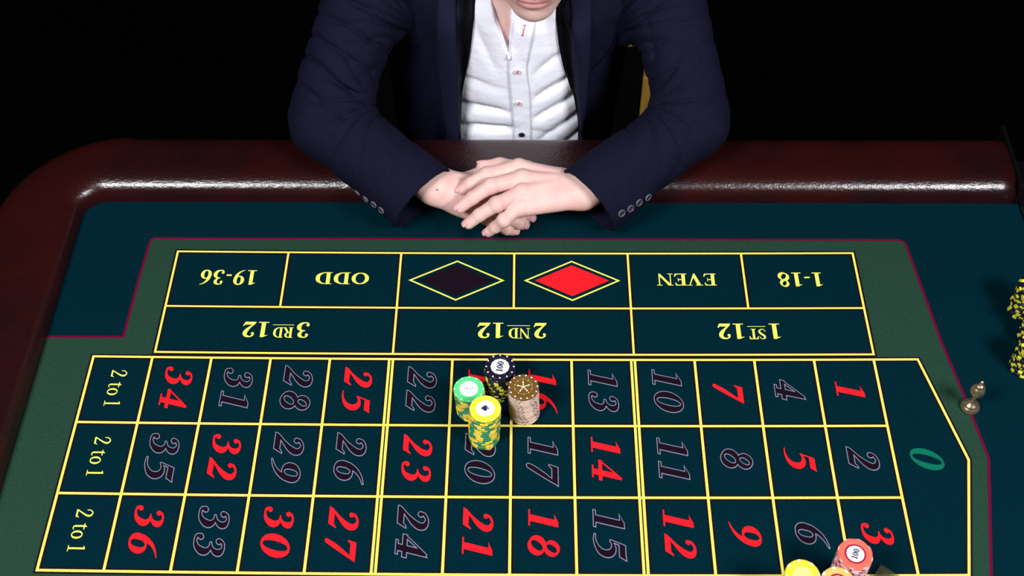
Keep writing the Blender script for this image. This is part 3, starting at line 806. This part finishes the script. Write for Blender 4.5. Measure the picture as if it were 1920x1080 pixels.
B_sh = bvh(shirt); B_ja = bvh(jacket); B_jt = BVHTree.FromPolygons(jt[0].tolist(), jt[1].tolist())
def hit(B, x, z, default):
    h = B.ray_cast(Vector((x, .0 + .30, z)), Vector((0, 1, 0)), .6)
    return h[0].y if h[0] is not None else default
def strip(name, rows_, nu, off, thick, material, parent, Bs, default=.45, smooth_win=3, bulge=0):
    """rows_: list of (z, x0, x1) from top to bottom, draped over the surfaces in Bs"""
    R_ = catmull(rows_, 8); g = []
    for z, x0, x1 in R_:
        row = []
        for j in range(nu):
            t = j/(nu-1); x = x0+(x1-x0)*t
            ys = [hit(B, x, z, 9) for B in Bs]; y = min(ys); row.append([x, y, z])
        g.append(row)
    A = np.array(g); bad = A[:, :, 1] > 2; A[:, :, 1][bad] = default
    for _ in range(smooth_win):
        Yp = np.pad(A[:, :, 1], 1, mode='edge'); sm = (Yp[:-2, 1:-1]+Yp[2:, 1:-1]+Yp[1:-1, :-2]+Yp[1:-1, 2:]+4*Yp[1:-1, 1:-1])/8
        A[:, :, 1] = np.minimum(sm, A[:, :, 1]+.0008)
    A[:, :, 1] -= off + bulge*np.sin(np.linspace(0, PI, nu))[None, :]
    n0, n1 = A.shape[:2]
    o = mesh_obj(name, A.reshape(-1, 3), [(i*n1+j, (i+1)*n1+j, (i+1)*n1+j+1, i*n1+j+1) for i in range(n0-1) for j in range(n1-1)], material, parent, True)
    md = o.modifiers.new('thick', 'SOLIDIFY'); md.thickness = thick; md.offset = 0
    return o
# placket with the buttonholes
strip('placket', [(.233, .0029, .0317), (.204, -.0015, .0280), (.178, -.0058, .0240), (.152, -.0066, .0205), (.125, -.0074, .0183), (.071, -.0051, .0230), (.02, -.002, .0242), (-.02, -.0007, .0253), (-.10, .0, .026)], 9, .0022, .0016, M['shirt'], shirt, [B_sh])
B_pl = B_sh
def flat_disc(name, c, r, th, material, parent, n=20, nrm=(0, -1, 0), rim=None):
    q = Vector(nrm).to_track_quat('Z', 'Y').to_matrix().to_4x4(); q.translation = Vector(c)
    prof_ = [(r*.96, 0), (r, th*.3), (r, th*.8), (r*.93, th), (r*.78, th*.95), (r*.72, th*.6), (.0001, th*.6)]
    bb = MB(); bb.lathe(prof_, n); vs_ = [q @ Vector(v) for v in bb.v]
    return mesh_obj(name, vs_, bb.f, material, parent, False)
for x, z in ((.0046, .1252), (.0060, .0556), (.0111, -.0181)):
    y = hit(B_sh, x, z, .45) - .0036
    bt = flat_disc('shirt_button', (x, y, z), .0048, .0018, M['shirt_button'] if z > 0 else M['btn'], shirt)
    for dx, dz in ((-.0008, -.0012), (.0012, .0022), (.0008, -.0010)):
        bb = MB(); bb.box(x+dx-.0007, x+dx+.0007, y-.0026, y-.0010, z+dz-.0008, z+dz+.0008); bb.build('thread', M['red_thread'] if z > 0 else M['stitch'], bt)
y = hit(B_sh, .0143, .21, .45) - .0040
bb = MB(); bb.tube([(.0158, y, .2190), (.0150, y-.0004, .2150), (.0127, y, .2005)], .0005, 6)
for xx, zz in ((.0158, .2190), (.0127, .2005)): bb.box(xx-.0016, xx+.0016, y-.0008, y+.0004, zz-.0004, zz+.0004)
bb.build('buttonhole_stitch', M['red_thread'], shirt)
# turned-out inner facing with paisley print
pa = strip('paisley_facing', [(.275, -.0420, -.0150), (.2487, -.0300, -.0075), (.2106, -.0185, -.0035), (.180, -.0120, -.0030), (.151, -.0084, -.0050)], 7, .0045, .0014, M['shirt'], shirt, [B_sh], smooth_win=12)
PAI = mat('paisley_ink', (.10, .13, .24), .85); PAI2 = mat('paisley_ink_light', (.30, .34, .48), .85)
B_pa = bvh(pa)
def paisley(x, z, r, a, m_, fl=1):
    pts = []
    for k in range(22):
        t = k/22*2*PI; rr = r*(1 + .55*math.cos(t/1.0)*.6 + .25*max(0, math.cos(t))**6)
        px_ = rr*math.cos(t)*1.25 + .12*r; pz_ = rr*math.sin(t)*.62*fl + .35*r*fl*max(0, math.cos(t))**4
        X_ = x + math.cos(a)*px_ - math.sin(a)*pz_; Z_ = z + math.sin(a)*px_ + math.cos(a)*pz_
        pts.append((X_, Z_))
    yb = hit(B_pa, x, z, .44) - .0012
    vs_ = [(x, yb-.0002, z)] + [(px_, hit(B_pa, px_, pz_, yb+.0012) - .0012, pz_) for px_, pz_ in pts]
    o = mesh_obj('paisley_print', vs_, [(0, 1+k, 1+(k+1) % 22) for k in range(22)], m_, pa)
    return o
for x, z, r, a, m_ in ((-.0290, .2580, .0052, 1.9, PAI), (-.0180, .2520, .0040, 4.4, PAI), (-.0215, .2330, .0056, 1.7, PAI), (-.0108, .2300, .0030, .3, PAI2), (-.0150, .2060, .0052, 4.8, PAI),
                       (-.0070, .2050, .0030, 1.2, PAI2), (-.0125, .1860, .0044, 1.6, PAI), (-.0082, .1680, .0030, 4.8, PAI)):
    paisley(x, z, r, a, m_); paisley(x, z, r*.5, a, M['shirt'] if m_ == PAI else PAI) if r > .0035 else None
# collar stand round the neck
bb = MB(); vs = []; fs = []
NA = 40
for k in range(NA+1):
    a = math.radians(-62 + 304*k/NA) if False else math.radians(-58 + 296*k/NA)
    for t in (0, .5, 1):
        rx, ry = .070 - .004*t, .068 - .004*t
        cx, cy, cz = .010, .512 - .030*t, .262 + .034*t
        vs.append((cx + rx*math.cos(a), cy + ry*math.sin(a), cz + .42*(cy + ry*math.sin(a) - .512) + .010))
for k in range(NA):
    for t in (0, 1): fs.append((k*3+t, (k+1)*3+t, (k+1)*3+t+1, k*3+t+1))
co = mesh_obj('collar', vs, fs, M['shirt'], shirt, True); md = co.modifiers.new('thick', 'SOLIDIFY'); md.thickness = .003

# jacket facings and lapels
both = [B_jt, B_sh]
strip('front_facing', [(.285, -.0760, -.0480), (.2534, -.0840, -.0525), (.20, -.0870, -.0590), (.1458, -.0880, -.0658), (.10, -.0900, -.0730), (.05, -.0920, -.0812), (-.02, -.0950, -.0868), (-.10, -.097, -.090)], 7, .0035, .0025, M['lining'], jacket, [B_sh, B_jt], smooth_win=6)['label'] = 'black satin front facing'
strip('front_facing', [(.285, .0480, .0800), (.2534, .0577, .0850), (.20, .0625, .0900), (.1561, .0674, .0950), (.10, .0780, .1020), (.05, .0902, .1060), (-.02, .1008, .1100), (-.10, .103, .113)], 7, .0035, .0025, M['lining'], jacket, [B_sh, B_jt], smooth_win=6)['label'] = 'black satin front facing'
LL = [(.285, -.1040, -.0770), (.2534, -.1073, -.0810), (.19, -.1110, -.0830), (.125, -.1124, -.0839), (.05, -.1110, -.0865), (-.02, -.1090, -.0885), (-.10, -.108, -.090)]
RR = [(.285, .0760, .1080), (.2534, .0800, .1086), (.19, .0840, .1100), (.125, .0880, .1105), (.05, .0985, .1090), (-.02, .1045, .1068), (-.10, .106, .108)]
for rws, sg in ((LL, 0), (RR, 1)):
    lp = strip('lapel', rws, 8, .0080, .0030, M['lapel'], jacket, both, smooth_win=10, bulge=.002)
    ed = [(r[0], r[1]+.0016, r[1]+.0024) if sg == 0 else (r[0], r[2]-.0024, r[2]-.0016) for r in rws]
    strip('edge_stitch', ed, 2, .0010, .0006, M['stitch'], lp, [bvh(lp)], smooth_win=0)['kind'] = 'stuff'
# welt pocket seam on the chest
pts = catmull([(.1143, .1191, 0), (.1260, .1280, 0), (.1375, .1400, 0), (.1450, .1560, 0), (.1490, .1740, 0)], 6)
bb = MB(); bb.tube([(x, hit(B_jt, x, z, .46)-.0001, z) for x, z, _ in pts], .0009, 6); bb.build('welt_pocket', M['stitch'], jacket, True)
# sleeve buttons
def sleeve_button(x, y, z):
    loc, nr, _, _ = B_ja.find_nearest(Vector((x, y, z)))
    q = nr.to_track_quat('Z', 'Y').to_matrix().to_4x4(); q.translation = loc + nr*.0002
    bb = MB(); bb.lathe([(.0056, 0), (.0058, .0012), (.0050, .0022), (.0040, .0016), (.0001, .0016)], 20)
    o = mesh_obj('sleeve_button', [q @ Vector(v) for v in bb.v], bb.f, M['btn'], jacket, False); o['label'] = 'dark grey horn sleeve button'
    bb = MB(); bb.lathe([(.0059, .0014), (.0056, .0024), (.0050, .0027), (.0046, .0020)], 20, close=False)
    mesh_obj('button_rim', [q @ Vector(v) for v in bb.v], bb.f, M['btnrim'], o, False)
BTN = [(-.2237, .2603, .0508), (-.2106, .2453, .0535), (-.1982, .2339, .0547), (-.1870, .2245, .0526), (.1522, .2101, .0629), (.1649, .2187, .0635), (.1774, .2288, .0648), (.1909, .2399, .0640)]
for q in BTN: sleeve_button(*q)
# trousers and shoes below the table
def trousers_sdf(X, Y, Z):
    d = elli(X, Y, Z, (.006, .62, -.37), (.165, .13, .085))
    for s in (-1, 1):
        d = smin(d, cone(X, Y, Z, (s*.09, .60, -.38), (s*.12, .20, -.33), .084, .066), .03)
        d = smin(d, cone(X, Y, Z, (s*.12, .20, -.33), (s*.12, .24, -.72), .064, .052), .02)
    return smax(d, -.725-Z, .004)
tm = iso(trousers_sdf, (-.25, .08, -.78), (.25, .78, -.2), .006); np_mesh('trousers', [tm], M['trousers'], person)
for s in (-1, 1):
    def shoe_sdf(X, Y, Z):
        d = cone(X, Y, Z, (s*.12, .25, -.752), (s*.125, .10, -.765), .042, .034); d = smin(d, cone(X, Y, Z, (s*.12, .25, -.745), (s*.12, .245, -.71), .040, .040), .02)
        return np.maximum(d, -.7985-Z)
    np_mesh('shoe', [iso(shoe_sdf, (s*.12-.06, .04, -.81), (s*.12+.06, .32, -.66), .004)], M['shoe'], person)

# ------------------------------------------------------------------ chair
ch = tag(empty('chair', (-.02, .62, FZ)), 'golden wooden chair with black upholstered back behind the seated person', 'chair')
def cchild(b_, name, m_): o = b_.build(name, m_, ch); o.matrix_parent_inverse = Matrix.Translation((.02, -.62, -FZ)); return o
YB = .735
for s in (-1, 1):
    xi, xo = (.2275, .2445) if s > 0 else (-.290, -.273)
    x0, x1 = min(xi, xo), max(xi, xo)
    b = MB(); b.box(x0, x1, YB, YB+.03, FZ, -.155, .002); cchild(b, 'back_leg', M['gold_wood'])
    b = MB(); b.box(x0, x1, YB, YB+.03, -.154, -.084, .002); cchild(b, 'back_post', M['gold_wood'])
    b = MB(); b.box(x0, x1, .36, .39, FZ, -.47, .002); cchild(b, 'front_leg', M['gold_wood'])
    b = MB(); b.box(x0, x1, .39, YB, -.50, -.47, .002); cchild(b, 'side_rail', M['gold_wood'])
b = MB(); b.box(-.290, .2445, YB-.002, YB+.032, -.083, -.040, .004); 
cchild(b, 'top_rail', M['gold_wood'])
b = MB(); b.box(-.2725, .2265, YB+.004, YB+.024, -.42, -.0845, .004); cchild(b, 'back_pad', M['upholstery'])
b = MB(); b.box(-.272, .227, .365, YB-.002, -.469, -.455, .005); cchild(b, 'seat', M['upholstery'])

# ------------------------------------------------------------------ casino chips
CR, CT = .0197, .00335
def chip_body(material, scallop=0):
    n = 48; prof_ = [(CR-.0007, 0), (CR, .0005), (CR, CT-.0005), (CR-.0006, CT), (CR-.0052, CT), (CR-.0056, CT-.0002), (.0001, CT-.0002)]
    bb = MB(); bb.lathe(prof_, n)
    if scallop:
        bb.v = [(x*(1+scallop*math.cos(8*math.atan2(y, x))) if math.hypot(x, y) > CR*.9 else x, y*(1+scallop*math.cos(8*math.atan2(y, x))) if math.hypot(x, y) > CR*.9 else y, z) for x, y, z in bb.v]
    me = bpy.data.meshes.new('chip'); me.from_pydata(bb.v, [], bb.f); me.materials.append(material); me.update()
    for pg in me.polygons[:n*3]: pg.use_smooth = True
    return me
def spots_mesh(material, n, frac, inner=.0042, sub=0):
    bb = MB(); e = .00012; K = 5
    for i in range(n):
        a0 = 2*PI*i/n; da = 2*PI/n*frac
        pieces = [(a0, da)] if not sub else [(a0 + da*q/(sub*1.0), da/sub*.85) for q in range(sub)]
        for qi, (b0, db) in enumerate(pieces):
            zlo, zhi = (-e*0, CT+e) if not sub else ((CT*.08, CT*.52) if (qi % 2) else (CT*.48, CT*.95))
            r = CR+e; vs_ = []
            for k in range(K+1):
                a = b0+db*k/K; c_, s_ = math.cos(a), math.sin(a)
                ring = [(r, zlo+.0002), (r, zhi-.0004), (r-.0006, zhi)] + ([(CR-inner, zhi), (CR-inner, CT-.0003)] if not sub else [(r-.0010, zhi-.0001)])
                vs_ += [(q*c_, q*s_, z) for q, z in ring]
            m_ = len(vs_)//(K+1)
            bb.add(vs_, [(k*m_+j, (k+1)*m_+j, (k+1)*m_+j+1, k*m_+j+1) for k in range(K) for j in range(m_-1)])
    me = bpy.data.meshes.new('edge_spots'); me.from_pydata(bb.v, [], bb.f); me.materials.append(material); me.update(); return me
def dots_mesh(material, n, rad, r, z=CT+.0001, side=True, phase=0):
    bb = MB()
    for i in range(n):
        a = 2*PI*i/n+phase; cx, cy = rad*math.cos(a), rad*math.sin(a)
        bb.lathe([(r, z-.0003), (r, z), (.0001, z+.0001)], 12, (cx, cy, 0))
    me = bpy.data.meshes.new('rim_dots'); me.from_pydata(bb.v, [], bb.f); me.materials.append(material); me.update(); return me
def disc_mesh(material, r, z, n=40):
    bb = MB(); bb.lathe([(r, z-.0003), (r, z), (.0001, z)], n)
    me = bpy.data.meshes.new('centre_inlay'); me.from_pydata(bb.v, [], bb.f); me.materials.append(material); me.update(); return me
def print_mesh(polys, material, z):
    vs_ = []; fs_ = []
    for pl in polys: n_ = len(vs_); z += 1.5e-6; vs_ += [(x, y, z) for x, y in pl]; fs_.append(tuple(range(n_, n_+len(pl))))
    me = bpy.data.meshes.new('inlay_print'); me.from_pydata(vs_, [], fs_); me.materials.append(material); me.update(); return me
def text_polys(t, h, rot, sx=.9, gap=.02):
    class Q:
        def __init__(s): s.p = []
        def poly(s, p_): s.p.append(p_)
        def lift(s): pass
    q = Q(); put_text(q, t, 0, 0, h, rot, sx=sx, gap=gap, d=.035); return q.p
def circ(cx, cy, r, n=12, sx=1, sy=1, a0=0): return [(cx+r*sx*math.cos(2*PI*k/n+a0), cy+r*sy*math.sin(2*PI*k/n+a0)) for k in range(n)]
ZI = CT + .00005; ZPr = CT + .00025
C_ = M
type_green = [('edge_spots', spots_mesh(C_['chip_spot_yellow'], 6, .48))], chip_body(C_['chip_green'])
type_lime = [('edge_spots', spots_mesh(C_['chip_lime'], 8, .36))], chip_body(C_['chip_black'])
type_beige = [('edge_spots', spots_mesh(C_['chip_grey'], 6, .42, sub=3))], chip_body(C_['chip_beige'])
type_pink = [('edge_spots', spots_mesh(C_['chip_crimson'], 8, .34))], chip_body(C_['chip_pink'], .012)
type_cream = [('edge_spots', spots_mesh(C_['chip_white'], 8, .30))], chip_body(C_['chip_yellow'])
white_inlay = disc_mesh(C_['chip_white'], .0118, ZI)
t_yellow = [('centre_inlay', white_inlay), ('rim_dots', dots_mesh(C_['chip_cream'], 12, CR-.0013, .0010)),
  ('inlay_print', print_mesh([circ(.0002, .0024, .0022), circ(.0002, -.0016, .0022), [(-.0056, .0004), (-.0028, .0028), (-.0004, .0045), (.0012, .0004), (-.0004, -.0037), (-.0028, -.0020)], [(.0, .0004), (.0040, .0018), (.0040, -.0010)]], C_['chip_ink'], ZPr)),
  ('inlay_print', print_mesh([pl_ for pl_ in [[(x+.0036, y+.0006) for x, y in p_] for p_ in text_polys('8', .0050, .3, .7)]], mat('inlay_grey_blue', (.30, .34, .50), .5), ZPr+.0001))], chip_body(C_['chip_yellow'])
t_black = [('centre_inlay', disc_mesh(C_['chip_white'], .0122, ZI, 12)), ('rim_dots', dots_mesh(C_['chip_white'], 12, CR-.0019, .0011)),
  ('inlay_print', print_mesh(text_polys('100', .0078, math.radians(80), .92, .05), C_['chip_ink'], ZPr))], chip_body(C_['chip_black'])
t_mint = [('centre_inlay', white_inlay), ('rim_dots', dots_mesh(C_['chip_white'], 12, CR-.0013, .0010)),
  ('inlay_print', print_mesh([circ(-.002, 0, .0009), circ(.0016, .0002, .0004), circ(-.0052, .001, .0006, sx=1.6), circ(.0045, .0016, .0012, sx=1.4, sy=.4), circ(.0015, -.001, .0005)], C_['chip_ink'], ZPr))], chip_body(C_['chip_mint'])
star = []
for k in range(5):
    a = PI/2 + 2*PI*k/5; c_, s_ = math.cos(a), math.sin(a); w = .00055
    star.append([(-s_*w, c_*w), (s_*w, -c_*w), (s_*w+c_*.0072, -c_*w+s_*.0072), (-s_*w+c_*.0072, c_*w+s_*.0072)]); star.append(circ(c_*.0074, s_*.0074, .0011))
star.append(circ(0, 0, .0014))
for k in range(20):
    a = 2*PI*k/20; c_, s_ = math.cos(a), math.sin(a); star.append(circ(c_*.0112, s_*.0112, .00075 if k % 2 else .0004, 6))
t_brown = [('rim_dots', dots_mesh(C_['chip_white'], 14, CR-.0019, .0011)), ('wheel_emblem', print_mesh(star, C_['chip_cream'], ZPr))], chip_body(C_['chip_brown'])
t_coral = [('edge_spots', spots_mesh(C_['chip_pink'], 8, .30, inner=.0009)), ('inlay_ring', disc_mesh(C_['chip_crimson'], .0122, ZI)), ('centre_inlay', disc_mesh(C_['chip_white'], .0100, ZI+.0002)),
  ('inlay_print', print_mesh(text_polys('100', .0066, math.radians(50), .85, .06), C_['chip_ink'], ZPr+.0003))], chip_body(C_['chip_coral'], .018)
t_orange = [('edge_spots', spots_mesh(C_['chip_cream'], 8, .30, inner=.0030)), ('inlay_ring', disc_mesh(C_['chip_crimson'], .0112, ZI)), ('centre_inlay', disc_mesh(C_['chip_white'], .0086, ZI+.0002))], chip_body(C_['chip_orange'])
t_yplain = [('edge_spots', spots_mesh(C_['chip_cream'], 8, .22, inner=.0030)), ('centre_inlay', disc_mesh(mat('pale_yellow_inlay', (.88, .76, .22), .5), .0110, ZI))], chip_body(C_['chip_yellow'])
ORD = ['topmost', 'second', 'third', 'fourth', 'fifth', 'sixth', 'seventh', 'eighth', 'ninth', 'tenth', 'eleventh', 'twelfth', 'thirteenth', 'fourteenth', 'fifteenth', 'sixteenth', 'seventeenth', 'eighteenth', 'nineteenth', 'twentieth', 'twenty-first', 'twenty-second', 'twenty-third', 'twenty-fourth', 'twenty-fifth']
def chip(typ, loc, rz, label, group, tilt=(0, 0)):
    parts, body = typ
    r = bpy.data.objects.new('casino_chip', body); COL.objects.link(r)
    r.location = loc; r.rotation_euler = (tilt[0], tilt[1], rz)
    tag(r, label, 'chip', group)
    for nme, me in parts:
        o = bpy.data.objects.new(nme, me); COL.objects.link(o); o.parent = r
    return r
rnd = random.Random(11)
def stack(base, top, n, typ, toptyp, desc, topdesc, group, topn=1, jit=.0005, step=.35, seam=.00005, toprot=0):
    """n chips; 'topn' of them carry the top type"""
    ang = rnd.random()*6
    for k in range(n):
        t = k/(n-1); ang += rnd.uniform(-step, step)
        x = base[0] + (top[0]-base[0])*t + (rnd.uniform(-jit, jit) if k < n-1 else 0); y = base[1] + (top[1]-base[1])*t + (rnd.uniform(-jit, jit) if k < n-1 else 0)
        z = .0013 + k*(CT+seam); i = n-1-k
        if i < topn: chip(toptyp, (x, y, z), toprot if i == 0 else ang, topdesc if i == 0 else desc[1] % ORD[i], group)
        else: chip(typ, (x, y, z), ang, desc[0] % ORD[i], group)
stack((-.0350, -.1222), (-.0317, -.1211), 19, type_green, t_yellow, ('green chip with yellow edge spots, %s from top of the yellow-topped stack', ''),
      'yellow chip with a black spade, top of the stack on number 20', 'yellow-topped chip stack on number 20')
stack((.0170, -.0850), (.0156, -.0838), 17, type_beige, t_brown, ('beige chip with grey squares, %s from top of the brown-topped stack', ''),
      'brown chip with a cream star wheel, top of the stack beside number 16', 'brown-topped chip stack by number 16', jit=.0003, step=.15, toprot=.05)
stack((-.0170, -.0500), (-.0146, -.0476), 15, type_lime, t_black, ('black chip with yellow edge spots, %s from top of the 100 stack', 'plain black chip with white dots, %s from top of the 100 stack'),
      'black chip reading 100 with white rim dots, top of the farthest centre stack', 'black-topped chip stack behind the others', topn=3)
stack((-.0515, -.0800), (-.0542, -.0778), 13, type_green, t_mint, ('green chip with yellow edge spots, %s from top of the mint-topped stack', ''),
      'mint green chip with white inlay, top of the left centre stack', 'mint-topped chip stack left of the others')
# near stacks, cut by the bottom edge of the photograph
stack((.394, -.322), (.3944, -.3210), 21, type_pink, t_coral, ('pink chip with crimson spots, %s from top of the coral-topped stack', ''),
      'coral red chip with white numbered inlay, top of the stack near number 3', 'coral-topped chip stack near number 3', toprot=.3)
stack((.3310, -.3520), (.3318, -.3460), 20, type_cream, t_yplain, ('yellow chip with pale spots, %s from top of the stack below number 6', ''),
      'plain yellow chip, top of the stack below number 6', 'yellow chip stack below number 6')
stack((.3700, -.3600), (.3705, -.3550), 20, type_pink, t_orange, ('pink chip with crimson spots, %s from top of the orange-topped stack', ''),
      'orange chip with white inlay, top of the stack in front of the coral one', 'orange-topped chip stack in front')
# heaps of black and yellow chips at the right edge
def heap(cx, cy, lst, word):
    for k, (dx, dy, z, tx, ty, typ, nm) in enumerate(lst):
        chip(typ, (cx+dx, cy+dy, z), rnd.random()*6, nm % word, 'black and yellow chips heaped %s' % word, (tx, ty))
# column stacks side by side, slightly ragged
def ragged(cx, cy, n, word, jit=.0022):
    ang = 0; x, y = cx, cy
    for k in range(n):
        x = cx + rnd.uniform(-jit, jit); y = cy + rnd.uniform(-jit, jit); ang += rnd.uniform(.1, .7)
        chip(type_lime, (x, y, .0013 + k*(CT+.00005)), ang, 'black and yellow chip, %s from top of the ragged stack %s' % (ORD[n-1-k], word), 'ragged stack of black and yellow chips %s' % word)
ragged(.7045, .0860, 16, 'farthest at right')
ragged(.7060, .0370, 9, 'between the tall ones')
ragged(.6845, -.0080, 14, 'nearest at right')
chip(type_green, (.6985, .0590, .0335), .5, 'green chip with yellow spots leaning among the black and yellow stacks', 'green chip among black chips', (.25, .75))

# ------------------------------------------------------------------ brass win marker
b = MB()
b.lathe([(.0001, 0), (.0118, 0), (.0126, .0006), (.0126, .0018), (.0112, .0028), (.0117, .0036), (.0115, .0048), (.0099, .0056), (.0094, .0072), (.0074, .0094), (.0048, .0114),
         (.0034, .0138), (.0027, .0180), (.0025, .0280)], 40, (0, 0, 0), False)
mk = tag(empty('win_marker', (.5971, -.0732, .0014)), 'polished brass roulette win marker on the maroon line', 'marker')
b.build('base', M['brass'], mk, True)
b = MB(); b.lathe([(.0028, .0280), (.0046, .0300), (.0078, .0318), (.0088, .0342), (.0092, .0385), (.0084, .0422), (.0070, .0452), (.0058, .0460), (.0055, .0485), (.0040, .0505), (.0001, .0512)], 40, (0, 0, 0), False); b.build('bell', M['brass'], mk, True)
b = MB(); b.lathe([(.0024, .0508), (.0018, .0530), (.0024, .0545), (.0026, .0560), (.0018, .0578), (.0001, .0584)], 24, (0, 0, 0), False); b.build('finial', M['brass'], mk, True)

# ------------------------------------------------------------------ clear plaque by the near stacks
pq = empty('acrylic_plaque', (.4571, -.3355, .0014), math.radians(-38))
tag(pq, 'smoky clear acrylic plaque lying beside the coral chip stack', 'plaque')
b = MB(); b.box(-.034, .034, -.018, .018, 0, .006, .0012); b.build('slab', M['acrylic'], pq)
b = MB(); b.box(-.026, .026, -.011, .011, .0061, .0066, .0002); b.build('raised_panel', M['acrylic'], pq)
